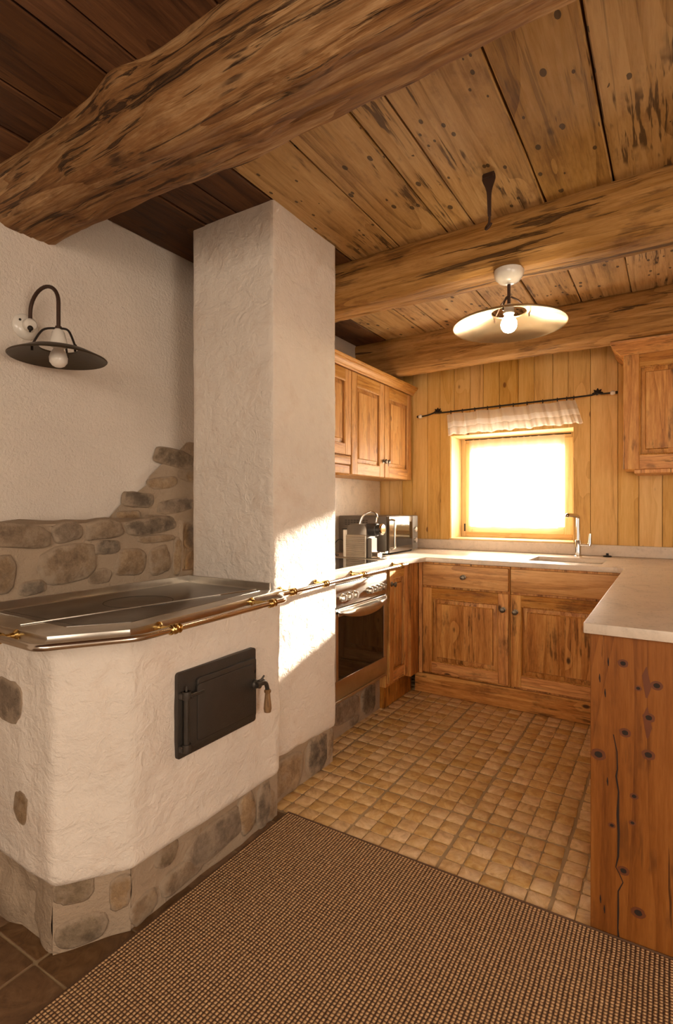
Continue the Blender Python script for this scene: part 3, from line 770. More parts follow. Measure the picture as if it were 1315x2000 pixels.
# ------------------------------------------------------------------ cabinet fronts
def knob(parent, c, axis, mat='pewter', s=1.0):
    m = MB(); m.lathe([(0, 0), (.016 * s, 0), (.016 * s, .003 * s), (.008 * s, .006 * s), (.0065 * s, .014 * s), (.011 * s, .018 * s), (.0155 * s, .024 * s), (.0145 * s, .029 * s), (.008 * s, .033 * s), (0, .034 * s)], c, axis, 20)
    for k in range(8):
        a = 2 * PI * k / 8; ax = Vector(axis); u = Vector((0, 0, 1)); w = ax.cross(u)
        m.sphere(Vector(c) + ax * .027 * s + (u * math.cos(a) + w * math.sin(a)) * .0125 * s, .0038 * s, 8)
    m.build('knob', M[mat], parent)
def door(parent, O, u, n, w, h, mats, name='door', sw=.062, tr=.066, br=.070, th=.022, knob_at=None, panel=True, hinge=None):
    """framed door; O lower corner on the carcass face, u along the width, n outwards; local box a (width), b (out), z"""
    u = Vector(u); n = Vector(n); O = Vector(O)
    T = Matrix(((u.x, n.x, 0, O.x), (u.y, n.y, 0, O.y), (0, 0, 1, O.z), (0, 0, 0, 1)))
    m = MB(); e = .003
    m.box(0, sw, 0, th, 0, h, 0, e, mat=T); m.box(w - sw, w, 0, th, 0, h, 0, e, mat=T)
    m.box(sw - .001, w - sw + .001, 0, th - .001, 0, br, 1, e, mat=T); m.box(sw - .001, w - sw + .001, 0, th - .001, h - tr, h, 1, e, mat=T)
    d = m.build(name, [M[mats + 'Z'], M[mats + ('X' if abs(u.x) > .5 else 'Y')]], parent)
    # raised and fielded panel of two or three boards
    m = MB(); x0, x1, z0, z1 = sw + .002, w - sw - .002, br + .002, h - tr - .002
    nb = 2 if (x1 - x0) > .2 else 1
    for k in range(nb):
        a, b = x0 + (x1 - x0) * k / nb, x0 + (x1 - x0) * (k + 1) / nb
        pa = a + (.028 if k == 0 else .0); pb_ = b - (.028 if k == nb - 1 else .0)
        fa, fb = pa + (.004 if k == 0 else 0), pb_ - (.004 if k == nb - 1 else 0)
        vs_ = [T @ Vector(p) for p in ((a, .002, z0), (b, .002, z0), (b, .002, z1), (a, .002, z1), (pa, .010, z0 + .03), (pb_, .010, z0 + .03), (pb_, .010, z1 - .03), (pa, .010, z1 - .03), (fa, .018, z0 + .034), (fb, .018, z0 + .034), (fb, .018, z1 - .034), (fa, .018, z1 - .034))]
        fs = [(0, 1, 5, 4), (2, 3, 7, 6), (4, 5, 9, 8), (6, 7, 11, 10), (8, 9, 10, 11)]
        if k == 0: fs += [(3, 0, 4, 7), (7, 4, 8, 11)]
        if k == nb - 1: fs += [(1, 2, 6, 5), (5, 6, 10, 9)]
        m.add(vs_, fs, 0)
    # moulding bead round the field
    for (p, q) in (((sw, z0), (w - sw, z0)), ((sw, z1), (w - sw, z1)), ((sw + .002, z0), (sw + .002, z1)), ((w - sw - .002, z0), (w - sw - .002, z1))):
        m.tube([T @ Vector((p[0], th - .006, p[1])), T @ Vector((q[0], th - .006, q[1]))], .005, 8, 0)
    m.build('door_panel', M[mats + 'Z'], d, fix=False)
    if knob_at: knob(d, T @ Vector((knob_at[0], th, knob_at[1])), n)
    return d
def drawer(parent, O, u, n, w, h, mats, knob_on=True, th=.022, name='drawer'):
    u = Vector(u); n = Vector(n); O = Vector(O)
    T = Matrix(((u.x, n.x, 0, O.x), (u.y, n.y, 0, O.y), (0, 0, 1, O.z), (0, 0, 0, 1)))
    m = MB(); m.box(0, w, 0, th, 0, h, 0, .006, 2, mat=T)
    d = m.build(name, M[mats + ('X' if abs(u.x) > .5 else 'Y')], parent)
    if knob_on: knob(d, T @ Vector((w / 2, th, h / 2)), n)
    return d

YD = 3.285   # carcass face of the back run (doors stand proud of it)
# left half of the back run
c1 = thing('base_cabinet', 'honey wood base cabinet under the worktop, left of the sink unit', 'cabinet', (-1.115, 3.6, 0), 'base cabinets along the pine wall')
m = MB(); m.box(-1.405, -.822, YD, 3.94, .128, .858, 0, .002); m.box(-1.408, -1.385, YD - .02, YD, .128, .858, 0, .002)
m.build('carcass', M['honeyZ'], c1)
drawer(c1, (-1.38, YD, .705), (1, 0, 0), (0, -1, 0), .552, .140, 'blond')
door(c1, (-1.38, YD, .142), (1, 0, 0), (0, -1, 0), .552, .550, 'honey', knob_at=(.522, .455))
c2 = thing('sink_cabinet', 'honey wood base cabinet under the stone sink', 'cabinet', (-.51, 3.6, 0), 'base cabinets along the pine wall')
m = MB()
m.box(-.818, -.80, YD, 3.94, .128, .858, 0, .002); m.box(-.215, -.197, YD, 3.94, .128, .858, 0, .002)
m.box(-.80, -.215, YD, 3.94, .128, .146, 0); m.box(-.80, -.215, 3.92, 3.94, .146, .60, 0); m.box(-.80, -.215, YD, YD + .018, .146, .858, 0)
m.build('carcass', M['honeyZ'], c2)
drawer(c2, (-.815, YD, .705), (1, 0, 0), (0, -1, 0), .608, .140, 'blond', knob_on=False, name='sink_panel')
door(c2, (-.815, YD, .142), (1, 0, 0), (0, -1, 0), .608, .550, 'honey', knob_at=(.030, .448))
m = MB(); m.box(-1.44, -.197, YD - .012, YD + .012, .0, .126, 0, .003)
tag(m.build('plinth_board', M['honeyX'], org=(-.8, YD, 0)), 'long knotty wooden plinth board on the floor below the base cabinets', 'plinth')
# narrow corner cupboard beside the oven
c3 = thing('corner_cabinet', 'narrow honey wood corner cabinet between oven and drawers', 'cabinet', (-1.74, 3.08, 0))
XC = -1.452
m = MB(); m.box(-2.04, XC, 2.872, 3.27, .128, .858, 0, .002); m.box(XC, -1.412, 3.148, 3.27, .128, .858, 0, .002); m.box(XC - .10, XC - .012, 2.872, 3.27, 0, .128, 0, .002)
m.build('carcass', M['honeyZ'], c3)
door(c3, (XC, 2.880, .150), (0, 1, 0), (1, 0, 0), .264, .698, 'honey', sw=.055, knob_at=(.028, .60))

# peninsula cabinet
pn = thing('peninsula_cabinet', 'knotty dark honey wood peninsula end panel under the worktop, at the right', 'cabinet', (.12, 2.4, 0))
m = MB(); m.box(-.175, .43, 1.712, 3.94, 0.001, .858, 0); m.build('carcass', M['honeyZ'], pn)
m = MB()
for (a, b) in ((-.196, .032), (.0335, .24), (.2415, .445)): m.box(a, b, 1.690, 1.714, 0.001, .860, 0, .0015)
def sliver(pts, ws, mi, y=1.6894):
    # a flat mark lying on the panel face: knot ring or drying crack
    L = [(x - w, y, z) for (x, z), w in zip(pts, ws)]; Q = [(x + w, y, z) for (x, z), w in zip(pts, ws)]
    n = len(pts); m.add(L + Q, [(k, n + k, n + k + 1, k + 1) for k in range(n - 1)], mi)
crack = [(-.137, .577), (-.128, .53), (-.127, .481), (-.13, .461), (-.124, .418), (-.126, .354), (-.124, .301), (-.125, .237), (-.131, .205), (-.122, .189), (-.113, .168), (-.125, .139), (-.125, .08), (-.126, .036), (-.124, .004)]
sliver(crack, [.0012 + .0045 * abs(noise.noise((k * .9, 3, 1))) for k in range(len(crack))], 1)
sliver([(.085, .33), (.087, .26), (.083, .16), (.088, .08), (.086, .02)], [.001, .005, .003, .006, .004], 1)
for (x, z), r in zip(((-.113, .781), (-.032, .733), (-.076, .718), (-.051, .642), (-.108, .588), (-.052, .54), (-.175, .511), (-.09, .342), (-.112, .201), (-.076, .098), (-.141, .319), (-.086, .417)), (.009, .010, .006, .010, .010, .011, .013, .006, .010, .012, .006, .007)):
    for rr, mi, yy in ((r * 1.5, 2, 1.6896), (r * .8, 1, 1.6893)):
        ring = [(x + rr * math.cos(2 * PI * k / 18) * (1 + .2 * noise.noise((k * .7, x * 30, 0))), yy, z + rr * .85 * math.sin(2 * PI * k / 18)) for k in range(18)]
        m.add(ring, [tuple(range(18))], mi)
for (x, z) in ((-.056, .735), (-.054, .625)):
    sliver([(x, z + .045), (x - .003, z + .02), (x + .002, z - .01), (x, z - .04)], [.001, .008, .009, .002], 2)
for (x, z) in ((-.150, .78), (-.172, .73), (-.158, .69), (-.152, .44), (-.170, .10), (-.160, .075)):
    sliver([(x, z + .012), (x, z), (x + .001, z - .012)], [.0005, .0022, .0008], 1)
m.build('end_panel', [M['end'], M['woodcrack'], M['knotred']], pn)
m = MB(); m.box(-.196, -.174, 1.715, 3.262, 0.001, .860, 0, .002)
m.build('side_panel', M['honeyZ'], pn)

# worktop, one continuous stone slab with the sink cut out
SK = (-.745, -.335, 3.40, 3.715)
m = MB()
out = [(-2.045, 2.172), (-1.392, 2.172), (-1.392, 3.10), (-1.352, 3.25), (-.246, 3.25), (-.211, 3.215), (-.211, 1.658), (.47, 1.658), (.47, 3.944), (-2.045, 3.944)]
m.prism(out, .860, .890, 0, holes=[[(SK[0], SK[2]), (SK[1], SK[2]), (SK[1], SK[3]), (SK[0], SK[3])]], bev=.003)
tag(m.build('worktop', M['marble'], org=(-.8, 3.4, .86)), 'continuous beige limestone worktop lying on the base cabinets', 'worktop')
m = MB(); t_ = .012; x0, x1, y0, y1 = SK
m.box(x0 - t_, x0, y0 - t_, y1 + t_, .70, .859, 0); m.box(x1, x1 + t_, y0 - t_, y1 + t_, .70, .859, 0)
m.box(x0, x1, y0 - t_, y0, .70, .859, 0); m.box(x0, x1, y1, y1 + t_, .70, .859, 0); m.box(x0 - t_, x1 + t_, y0 - t_, y1 + t_, .688, .70, 0)
sk = thing('sink_basin', 'rectangular stone sink basin set below the worktop in front of the window', 'sink', (-.54, 3.55, .69))
m.build('basin', M['marble'], sk)
m = MB(); m.lathe([(.04, .0005), (.04, .004), (.03, .004), (.028, .002), (.0, .002)], (-.54, 3.56, .70), (0, 0, 1), 24); m.build('drain', M['chrome'], sk)
# low stone upstand and the stone splash panel on the left wall
m = MB(); m.box(-2.04, .47, 3.944, 3.962, .8905, .964, 0, .002)
tag(m.build('stone_upstand', M['marble'], org=(-.8, 3.95, .89)), 'low beige limestone upstand along the pine wall behind the worktop', 'upstand')
m = MB(); m.box(-2.068, -2.047, 2.172, 3.945, .861, 1.44, 0, .001)
tag(m.build('splash_panel', M['marble'], org=(-2.06, 3.0, .89)), 'pale limestone splash panel on the wall behind the coffee machine', 'splashback')

# tap
tp = thing('tap', 'tall chrome single-lever kitchen tap behind the sink', 'tap', (-.514, 3.80, .89))
tx, ty = -.514, 3.80
m = MB(); m.lathe([(0, .0005), (.024, .0005), (.024, .006), (.019, .010), (.019, .105), (.017, .110), (0, .112)], (tx, ty, .89), (0, 0, 1), 28)
m.tube([(tx, ty, .968), (tx + .075, ty - .012, .968)], .0115, 16); m.build('tap_body', M['chrome'], tp)
m = MB(); m.tube(rounded([(tx, ty, 1.0), (tx, ty, 1.158), (tx - .050, ty - .10, 1.166), (tx - .052, ty - .104, 1.15)], .018), .0125, 16); m.build('spout', M['chrome'], tp)
m = MB(); m.tube([(tx + .068, ty - .012, .968), (tx + .072, ty - .012, .985), (tx + .074, ty - .012, 1.045)], [.013, .010, .0085], 14); m.build('lever', M['chrome'], tp)
m = MB(); m.lathe([(0, 0), (.026, 0), (.027, .005), (.022, .008), (.009, .010), (.007, .018), (.010, .022), (0, .024)], (-.352, 3.905, .8905), (0, 0, 1), 24)
tag(m.build('sink_plug', M['blackplastic'], org=(-.352, 3.905, .8905)), 'small black sink plug on the worktop, right of the tap', 'plug')

# ------------------------------------------------------------------ oven
ov = thing('oven', 'stainless steel built-in oven with round knobs and dark glass door', 'oven', (-1.74, 2.56, .21))
OX, OY0, OY1 = -1.434, 2.258, 2.864
m = MB(); m.box(-2.03, OX - .02, OY0 + .004, OY1 - .004, .212, .856, 0, .003)
m.box(OX - .02, OX - .004, OY1 - .018, OY1, .212, .856, 0, .002); m.box(OX - .02, OX - .004, OY0, OY0 + .018, .212, .856, 0, .002); m.build('oven_body', M['steel'], ov)
T = Matrix.Identity(4)
m = MB(); m.box(OX - .02, OX + .002, OY0 + .019, OY1 - .020, .704, .822, 0, .004, 2)
cpn = m.build('control_panel', M['steel'], ov)
for y in (2.335, 2.395, 2.455, 2.62, 2.675, 2.73, 2.785):
    m = MB(); m.lathe([(0, 0), (.021, 0), (.021, .004), (.0175, .008), (.0165, .022), (.0145, .026), (0, .026)], (OX + .002, y, .752), (1, 0, 0), 24)
    m.box(OX + .026, OX + .030, y - .003, y + .003, .740, .766, 0, .001); m.build('oven_knob', M['steel'], cpn)
m = MB(); fr0, fr1 = OY0 + .019, OY1 - .020
m.box(OX - .02, OX, fr0, fr1, .232, .330, 0, .004, 2); m.box(OX - .02, OX, fr0, fr0 + .03, .330, .696, 0, .003); m.box(OX - .02, OX, fr1 - .03, fr1, .330, .696, 0, .003); m.box(OX - .02, OX, fr0 + .03, fr1 - .03, .655, .696, 0, .003)
od = m.build('oven_door', M['steel'], ov)
m = MB(); m.box(OX - .016, OX - .004, fr0 + .028, fr1 - .028, .328, .660, 0, .001); m.build('oven_window', M['ovenglass'], od)
m = MB(); n_ = 24; vs_ = []
for i in range(n_ + 1):
    s_ = i / n_; y = fr0 + .012 + (fr1 - fr0 - .024) * s_; b = math.sin(PI * s_)
    zb = .686 - .052 * b ** .55; zt = .686; xo = .012 + .040 * b ** .6
    for (x, z) in ((OX, zt), (OX + xo * .8, zt - .004), (OX + xo, (zt + zb) / 2 - .004), (OX + xo * .85, zb), (OX + xo * .6, zb + .008), (OX, zt - .016)): vs_.append((x, y, z))
m.add(vs_, [(i * 6 + k, i * 6 + (k + 1) % 6, (i + 1) * 6 + (k + 1) % 6, (i + 1) * 6 + k) for i in range(n_) for k in range(6)] + [tuple(range(6)), tuple(n_ * 6 + k for k in range(6))], 0)
m.build('oven_handle', M['steel'], od, angle=60)
m = MB(); m.box(OX - .02, OX - .002, fr0, fr1, .213, .228, 0, .002); m.build('bottom_trim', M['steel'], ov)
m = MB(); m.box(OX - .02, OX + .003, OY0 + .019, OY1 - .020, .826, .855, 0, .003); m.build('top_trim', M['steel'], ov)
hb = thing('hob', 'black glass hob in a steel rim on the worktop above the oven', 'hob', (-1.72, 2.53, .89))
m = MB(); m.box(-1.955, -1.455, 2.25, 2.85, .8905, .897, 0, .002); m.build('glass_plate', M['blackglass'], hb)
m = MB(); m.box(-1.457, -1.447, 2.245, 2.855, .8905, .899, 0, .001); m.box(-1.963, -1.953, 2.245, 2.855, .8905, .899, 0, .001); m.box(-1.955, -1.455, 2.242, 2.252, .8905, .899, 0, .001); m.box(-1.955, -1.455, 2.848, 2.858, .8905, .899, 0, .001)
m.build('steel_rim', M['steel'], hb)
m = MB(); po = lambda a, z, h: (-1.492 + h, a, z)
m.box(-2.0, -1.50, 2.20, 2.865, 0, .208, 0); rough_grid(m, po, 2.17, 2.868, lambda a: 0, lambda a: .21, 30, 10, .006, 0, 12)
for (a, z, ha, hz, h, mi) in ((2.73, .10, .09, .085, .014, 2), (2.46, .12, .15, .062, .010, 1), (2.27, .09, .07, .06, .010, 1), (2.56, .03, .06, .025, .008, 1)): blob(m, po, a, z, ha, hz, h, mi)
tag(m.build('stone_plinth', [M['mortar'], M['rock'], M['rockdark']], org=(-1.7, 2.5, 0), angle=60), 'low rubble stone plinth on the floor under the oven', 'plinth')

# ------------------------------------------------------------------ coffee machine
cf = thing('coffee_machine', 'small grey and black pod coffee machine with ribbed side on the worktop', 'coffee machine', (-1.69, 3.0, .89))
m = MB()
RXZ = Matrix(((1, 0, 0, 0), (0, 0, 1, 0), (0, 1, 0, 0), (0, 0, 0, 1)))
Zc = .892
def bodypoly(x0, x1, z0, z1, r):
    P = []
    for (cx_, cz_, a0) in ((x1 - r, z1 - r, 0), (x0 + r, z1 - r, 90)):
        for k in range(7):
            a = math.radians(a0 + k * 15); P.append((cx_ + r * math.cos(a), cz_ + r * math.sin(a)))
    return P + [(x0, z0), (x1, z0)]
m.prism(bodypoly(-1.772, -1.628, Zc, 1.108, .035), 2.950, 3.058, 0, bev=.003, M=RXZ)
m.build('body', M['greyplastic'], cf)
for (y0, y1) in ((2.940, 2.951), (3.057, 3.068)):
    m = MB(); m.box(-1.774, -1.628, y0, y1, Zc, 1.040, 0, .003)
    for k in range(11):
        z = Zc + .010 + k * .0125
        yy = y0 - .001 if y0 < 3 else y1 + .001
        m.tube([(-1.770, yy, z), (-1.632, yy, z)], .0044, 8)
    m.build('side_panel', M['ribs'], cf)
m = MB(); m.lathe([(0, -.02), (.040, -.02), (.042, 0), (.042, .05), (.038, .055), (.034, .055), (.034, .080), (.0, .080)], (-1.630, 3.004, 1.072), (1, 0, 0), 28); m.build('brew_head', M['blackplastic'], cf)
m = MB(); m.lathe([(0, 0), (.030, 0), (.036, .004), (.036, .012), (.030, .017), (0, .018)], (-1.552, 3.004, 1.076), (1, 0, 0), 28); m.build('head_cap', M['chrome'], cf)
m = MB(); m.tube(bez([(-1.690, 2.966, 1.06), (-1.684, 2.966, 1.11), (-1.66, 2.972, 1.165), (-1.62, 3.004, 1.186), (-1.60, 3.036, 1.165), (-1.605, 3.042, 1.115)], 7), .0062, 12); m.sphere((-1.690, 2.966, 1.058), .010, 12); m.build('lever_handle', M['chrome'], cf)
m = MB(); m.box(-1.628, -1.60, 2.965, 3.043, Zc, 1.02, 0, .004); m.build('front_column', M['greyplastic'], cf)
m = MB(); m.prism([(-1.60, 2.962), (-1.53, 2.962), (-1.505, 2.98), (-1.505, 3.028), (-1.53, 3.046), (-1.60, 3.046)], Zc, Zc + .012, 0, bev=.003); m.prism([(-1.60, 2.966), (-1.535, 2.966), (-1.512, 2.985), (-1.512, 3.023), (-1.535, 3.042), (-1.60, 3.042)], Zc + .034, Zc + .044, 0, bev=.003)
m.box(-1.625, -1.56, 2.972, 3.036, Zc + .01, Zc + .036, 0, .003); m.build('cup_support', M['chrome'], cf)
m = MB(); m.box(-1.815, -1.774, 2.972, 3.036, Zc, 1.070, 0, .006, 2); m.build('water_tank', M['whitepaint'], cf)
m = MB(); m.box(-1.822, -1.768, 2.968, 3.040, 1.071, 1.078, 0, .002); m.build('tank_lid', M['blackplastic'], cf)
m = MB(); m.tube(bez([(-1.79, 3.03, .93), (-1.83, 2.99, 1.00), (-1.86, 2.96, .99), (-1.875, 2.94, .93), (-1.85, 2.95, .900), (-1.90, 3.05, .897), (-2.0, 3.12, .897)], 7), .0032, 8); m.build('cable', M['blackplastic'], cf)

# ------------------------------------------------------------------ microwave
mw = thing('microwave', 'grey microwave oven with dark door in the worktop corner', 'microwave', (-1.83, 3.5, .89))
MX0, MX1, MY0, MY1, MZ0, MZ1 = -2.02, -1.64, 3.255, 3.745, .900, 1.155
m = MB(); m.box(MX0, MX1, MY0, MY1, MZ0, MZ1, 0, .004, 2)
mbdy = m.build('housing', M['greyplastic'], mw)
m = MB()
for i in range(8):
    for j in range(3):
        x = MX0 + .05 + i * .024; z = MZ1 - .035 - j * .014
        m.box(x, x + .016, MY0 - .0012, MY0 + .001, z, z + .006, 0)
m.build('vent_slots', M['groove'], mbdy)
m = MB(); m.box(MX1, MX1 + .020, MY0, MY1 - .10, MZ0 + .002, MZ1 - .002, 0, .003); md = m.build('door', M['mwdoor'], mw)
m = MB(); m.box(MX1 + .018, MX1 + .0215, MY0 + .075, MY1 - .115, MZ0 + .04, MZ1 - .045, 0, .001); m.build('door_window', M['blackglass'], md)
m = MB(); m.tube(rounded([(MX1 + .018, MY0 + .04, MZ0 + .03), (MX1 + .045, MY0 + .04, MZ0 + .035), (MX1 + .045, MY0 + .04, MZ1 - .03), (MX1 + .018, MY0 + .04, MZ1 - .025)], .01), .007, 12); m.build('door_handle', M['chrome'], md)
m = MB(); m.box(MX1, MX1 + .018, MY1 - .098, MY1, MZ0 + .002, MZ1 - .002, 0, .003); cpm = m.build('control_strip', M['greyplastic'], mw)
for z in (MZ0 + .07, MZ0 + .15):
    m = MB(); m.lathe([(0, 0), (.02, 0), (.018, .012), (0, .013)], (MX1 + .018, MY1 - .05, z), (1, 0, 0), 20); m.build('dial', M['steel'], cpm)
for (x, y) in ((MX0 + .04, MY0 + .04), (MX1 - .03, MY0 + .04), (MX0 + .04, MY1 - .04), (MX1 - .03, MY1 - .04)):
    m = MB(); m.lathe([(0, -.0095), (.012, -.0095), (.013, .001), (0, .001)], (x, y, MZ0), (0, 0, 1), 14); m.build('foot', M['blackplastic'], mw)

# ------------------------------------------------------------------ wall cabinets
CXU = -1.778
cabA = thing('wall_cabinet', 'two-door honey wood wall cabinet in the corner above the coffee machine', 'cabinet', (-1.92, 3.45, 1.425), 'wall cabinets')
m = MB(); m.box(-2.066, CXU, 2.985, 3.925, 1.428, 2.108, 0, .002); m.build('carcass', M['blondZ'], cabA)
door(cabA, (CXU, 2.990, 1.430), (0, 1, 0), (1, 0, 0), .462, .672, 'blond', sw=.070, tr=.085, br=.075, knob_at=(.445, .115))
door(cabA, (CXU, 3.460, 1.430), (0, 1, 0), (1, 0, 0), .462, .672, 'blond', sw=.070, tr=.085, br=.075, knob_at=(.020, .115))
cabH = thing('hood_cabinet', 'honey wood wall cabinet with short door above the hob, partly behind the chimney', 'cabinet', (-1.92, 2.64, 1.43), 'wall cabinets')
m = MB(); m.box(-2.066, CXU, 2.30, 2.980, 1.555, 2.108, 0, .002); m.box(-2.066, CXU - .005, 2.30, 2.980, 1.442, 1.555, 0, .002)
m.build('carcass', M['blondZ'], cabH)
door(cabH, (CXU, 2.640, 1.552), (0, 1, 0), (1, 0, 0), .338, .550, 'blond', sw=.070, tr=.075, br=.066)
door(cabH, (CXU, 2.304, 1.552), (0, 1, 0), (1, 0, 0), .332, .550, 'blond', sw=.070, tr=.075, br=.066)
m = MB(); m.box(CXU - .005, CXU + .020, 2.304, 2.978, 1.490, 1.546, 0, .006, 2); m.build('hood_rail', M['blondY'], cabH)
m = MB(); m.box(CXU - .005, CXU + .012, 2.304, 2.978, 1.432, 1.486, 0, .003); m.build('hood_panel', M['blondY'], cabH)
prof = [(0, 2.108), (.026, 2.108), (.030, 2.114), (.030, 2.122), (.036, 2.126), (.044, 2.138), (.054, 2.144), (.056, 2.150), (.062, 2.152), (.066, 2.160), (.066, 2.168), (0, 2.168)]
m = MB(); n_ = len(prof); vs_ = []
for y in (2.26, 3.955):
    for (o_, z) in prof: vs_.append((CXU + o_, y, z))
m.add(vs_, [(k, (k + 1) % n_, n_ + (k + 1) % n_, n_ + k) for k in range(n_)] + [tuple(range(n_)), tuple(n_ + k for k in range(n_))], 0)
m.box(-2.066, CXU, 2.26, 3.955, 2.110, 2.120, 0)
tag(m.build('cabinet_cornice', M['blondY'], org=(-1.9, 3.1, 2.108)), 'long profiled wooden cornice lying on top of the wall cabinets beside the chimney', 'cornice', kind='thing')
cabR = thing('wall_cabinet', 'reddish honey wood wall cabinet with cornice, hanging right of the window', 'cabinet', (.08, 3.8, 1.44), 'wall cabinets')
m = MB(); m.box(-.243, .42, 3.668, 3.962, 1.442, 2.135, 0, .002); m.box(-.185, .42, 3.66, 3.955, 1.418, 1.442, 0, .003); m.build('carcass', M['honeyZ'], cabR)
door(cabR, (-.243, 3.668, 1.442), (1, 0, 0), (0, -1, 0), .46, .690, 'honey', sw=.085, tr=.08, br=.085)
m = MB(); vs_ = []
pr2 = [(0, 2.128), (.012, 2.128), (.018, 2.136), (.030, 2.148), (.050, 2.168), (.062, 2.190), (.066, 2.196), (.066, 2.204), (0, 2.204)]
n_ = len(pr2)
ring = []
for (o_, z) in pr2: ring.append(((-.243 - o_, 3.955, z), (-.243 - o_, 3.646 - o_, z), (.47, 3.646 - o_, z)))
for c_ in range(3):
    for k in range(n_): vs_.append(ring[k][c_])
m.add(vs_, [(c_ * n_ + k, c_ * n_ + (k + 1) % n_, (c_ + 1) * n_ + (k + 1) % n_, (c_ + 1) * n_ + k) for c_ in range(2) for k in range(n_)] + [tuple(range(n_)), tuple(2 * n_ + k for k in range(n_))], 0)
m.build('cornice', M['honeyX'], cabR)

# ------------------------------------------------------------------ curtain rod, valance, sheer curtain
YRD = 3.905
rodz = lambda x: 1.940 + (x + 1.64) / 1.30 * .022
rd = thing('curtain_rod', 'thin wrought iron curtain rod with porcelain ends over the window', 'curtain rod', (-1, YRD, 1.95))
m = MB(); m.tube(bez([(-1.66, YRD, rodz(-1.66) - .012), (-1.60, YRD, rodz(-1.6) - .006), (-1.545, YRD, rodz(-1.545) + .006), (-1.48, YRD, rodz(-1.48)), (-1.0, YRD, rodz(-1.0)), (-.48, YRD, rodz(-.48)), (-.425, YRD, rodz(-.425) + .012), (-.385, YRD, rodz(-.385) + .002), (-.33, YRD, rodz(-.33))], 6), .0058, 10)
m.build('rod', M['wrought'], rd)
for x in (-1.545, -.415):
    m = MB(); z = rodz(x)
    m.tube([(x, YRD, z), (x, YRD + .03, z + .012), (x, 3.964, z + .014)], .005, 8)
    for k in range(5):
        a = PI / 2 + (k - 2) * .75; ln = .034
        m.tube([(x, 3.958, z + .018), (x + math.cos(a) * ln * .5, 3.954, z + .018 + math.sin(a) * ln * .5), (x + math.cos(a) * ln, 3.956, z + .018 + math.sin(a) * ln)], [.006, .010, .002], 8)
    m.build('bracket', M['wrought'], rd)
for x, s_ in ((-1.655, -1), (-.335, 1)):
    m = MB(); z = rodz(x) - (.012 if s_ < 0 else 0)
    m.lathe([(0, 0), (.010, .001), (.015, .010), (.014, .022), (.008, .030), (0, .031)], (x, YRD, z), (s_, 0, 0), 18); m.build('porcelain_end', M['porcelain'], rd)
    m = MB(); m.lathe([(0, .029), (.008, .029), (.011, .035), (.008, .043), (0, .044)], (x, YRD, z), (s_, 0, 0), 14); m.build('end_cap', M['wrought'], rd)
ringx = [-1.42, -1.33, -1.235, -1.14, -1.05, -.955, -.86, -.755, -.66, -.60, -.555]
for x in ringx:
    m = MB(); c_ = Vector((x, YRD, rodz(x) - .004))
    m.tube([c_ + Vector((0, .011 * math.cos(2 * PI * k / 18), .013 * math.sin(2 * PI * k / 18))) for k in range(18)], .0022, 6, closed=True); m.build('curtain_ring', M['wrought'], rd)
def drape(x0, x1, y, ztop, zbot, nx, nz, yf, hem=None):
    vs_ = []; fs = []
    for i in range(nx + 1):
        s_ = i / nx
        for j in range(nz + 1):
            t = j / nz; x = x0(t) + (x1(t) - x0(t)) * s_
            z = ztop(x) + (zbot(x) - ztop(x)) * t
            vs_.append((x, y + yf(s_, t), z))
    for i in range(nx):
        for j in range(nz): fs.append((i * (nz + 1) + j, (i + 1) * (nz + 1) + j, (i + 1) * (nz + 1) + j + 1, i * (nz + 1) + j + 1))
    return vs_, fs
def vy(s_, t):
    x = -1.45 + .92 * s_; v = 0
    for rx in ringx: v += math.exp(-((x - rx) / .010) ** 2) * .012 - math.exp(-((x - rx - .022) / .010) ** 2) * .010
    return (v * (1 - .45 * t) + .006 * math.sin(s_ * 61 + 2 * math.sin(s_ * 9)) * (.3 + t) + .004 * math.sin(s_ * 150) * t)
vs_, fs = drape(lambda t: -1.452 + .012 * t, lambda t: -.545 + .05 * t, YRD, lambda x: rodz(x) - .018 - .004 * math.sin(x * 33), lambda x: rodz(x) - .178 + .005 * math.sin(x * 40 + math.sin(x * 13)) - .003 * math.sin(x * 95), 240, 16, vy)
vl = MB()
for k, f in enumerate(fs):
    j = k % 16
    vl.f.append(f); vl.m.append(1 if 10 <= j <= 14 else 2 if 6 <= j <= 9 else 0)
vl.v = vs_
vo = vl.build('valance', [M['linen'], M['linen_sheer'], M['linen_band']], org=(-1, YRD, 1.77), angle=80)
tag(vo, 'short white pleated valance hanging from the iron rod above the window', 'valance')
vs_, fs = drape(lambda t: -1.365 - .008 * t, lambda t: -.655 - .05 * t * t, YW - .035, lambda x: 1.752, lambda x: 1.058 + .004 * math.sin(x * 31), 160, 12, lambda s_, t: .007 * math.sin(s_ * 70 + 3 * math.sin(s_ * 11)) * (.5 + .5 * t))
sc_ = MB(); sc_.add(vs_, fs)
sh = thing('sheer_curtain', 'sheer white curtain glowing with daylight in front of the window panes', 'curtain', (-1.0, YW - .035, 1.06))
sc_.build('cloth', M['sheer'], sh, angle=80)
MB().tube([(-1.40, YW - .035, 1.752), (-.612, YW - .035, 1.752)], .004, 8).build('curtain_wire', M['wrought'], sh)

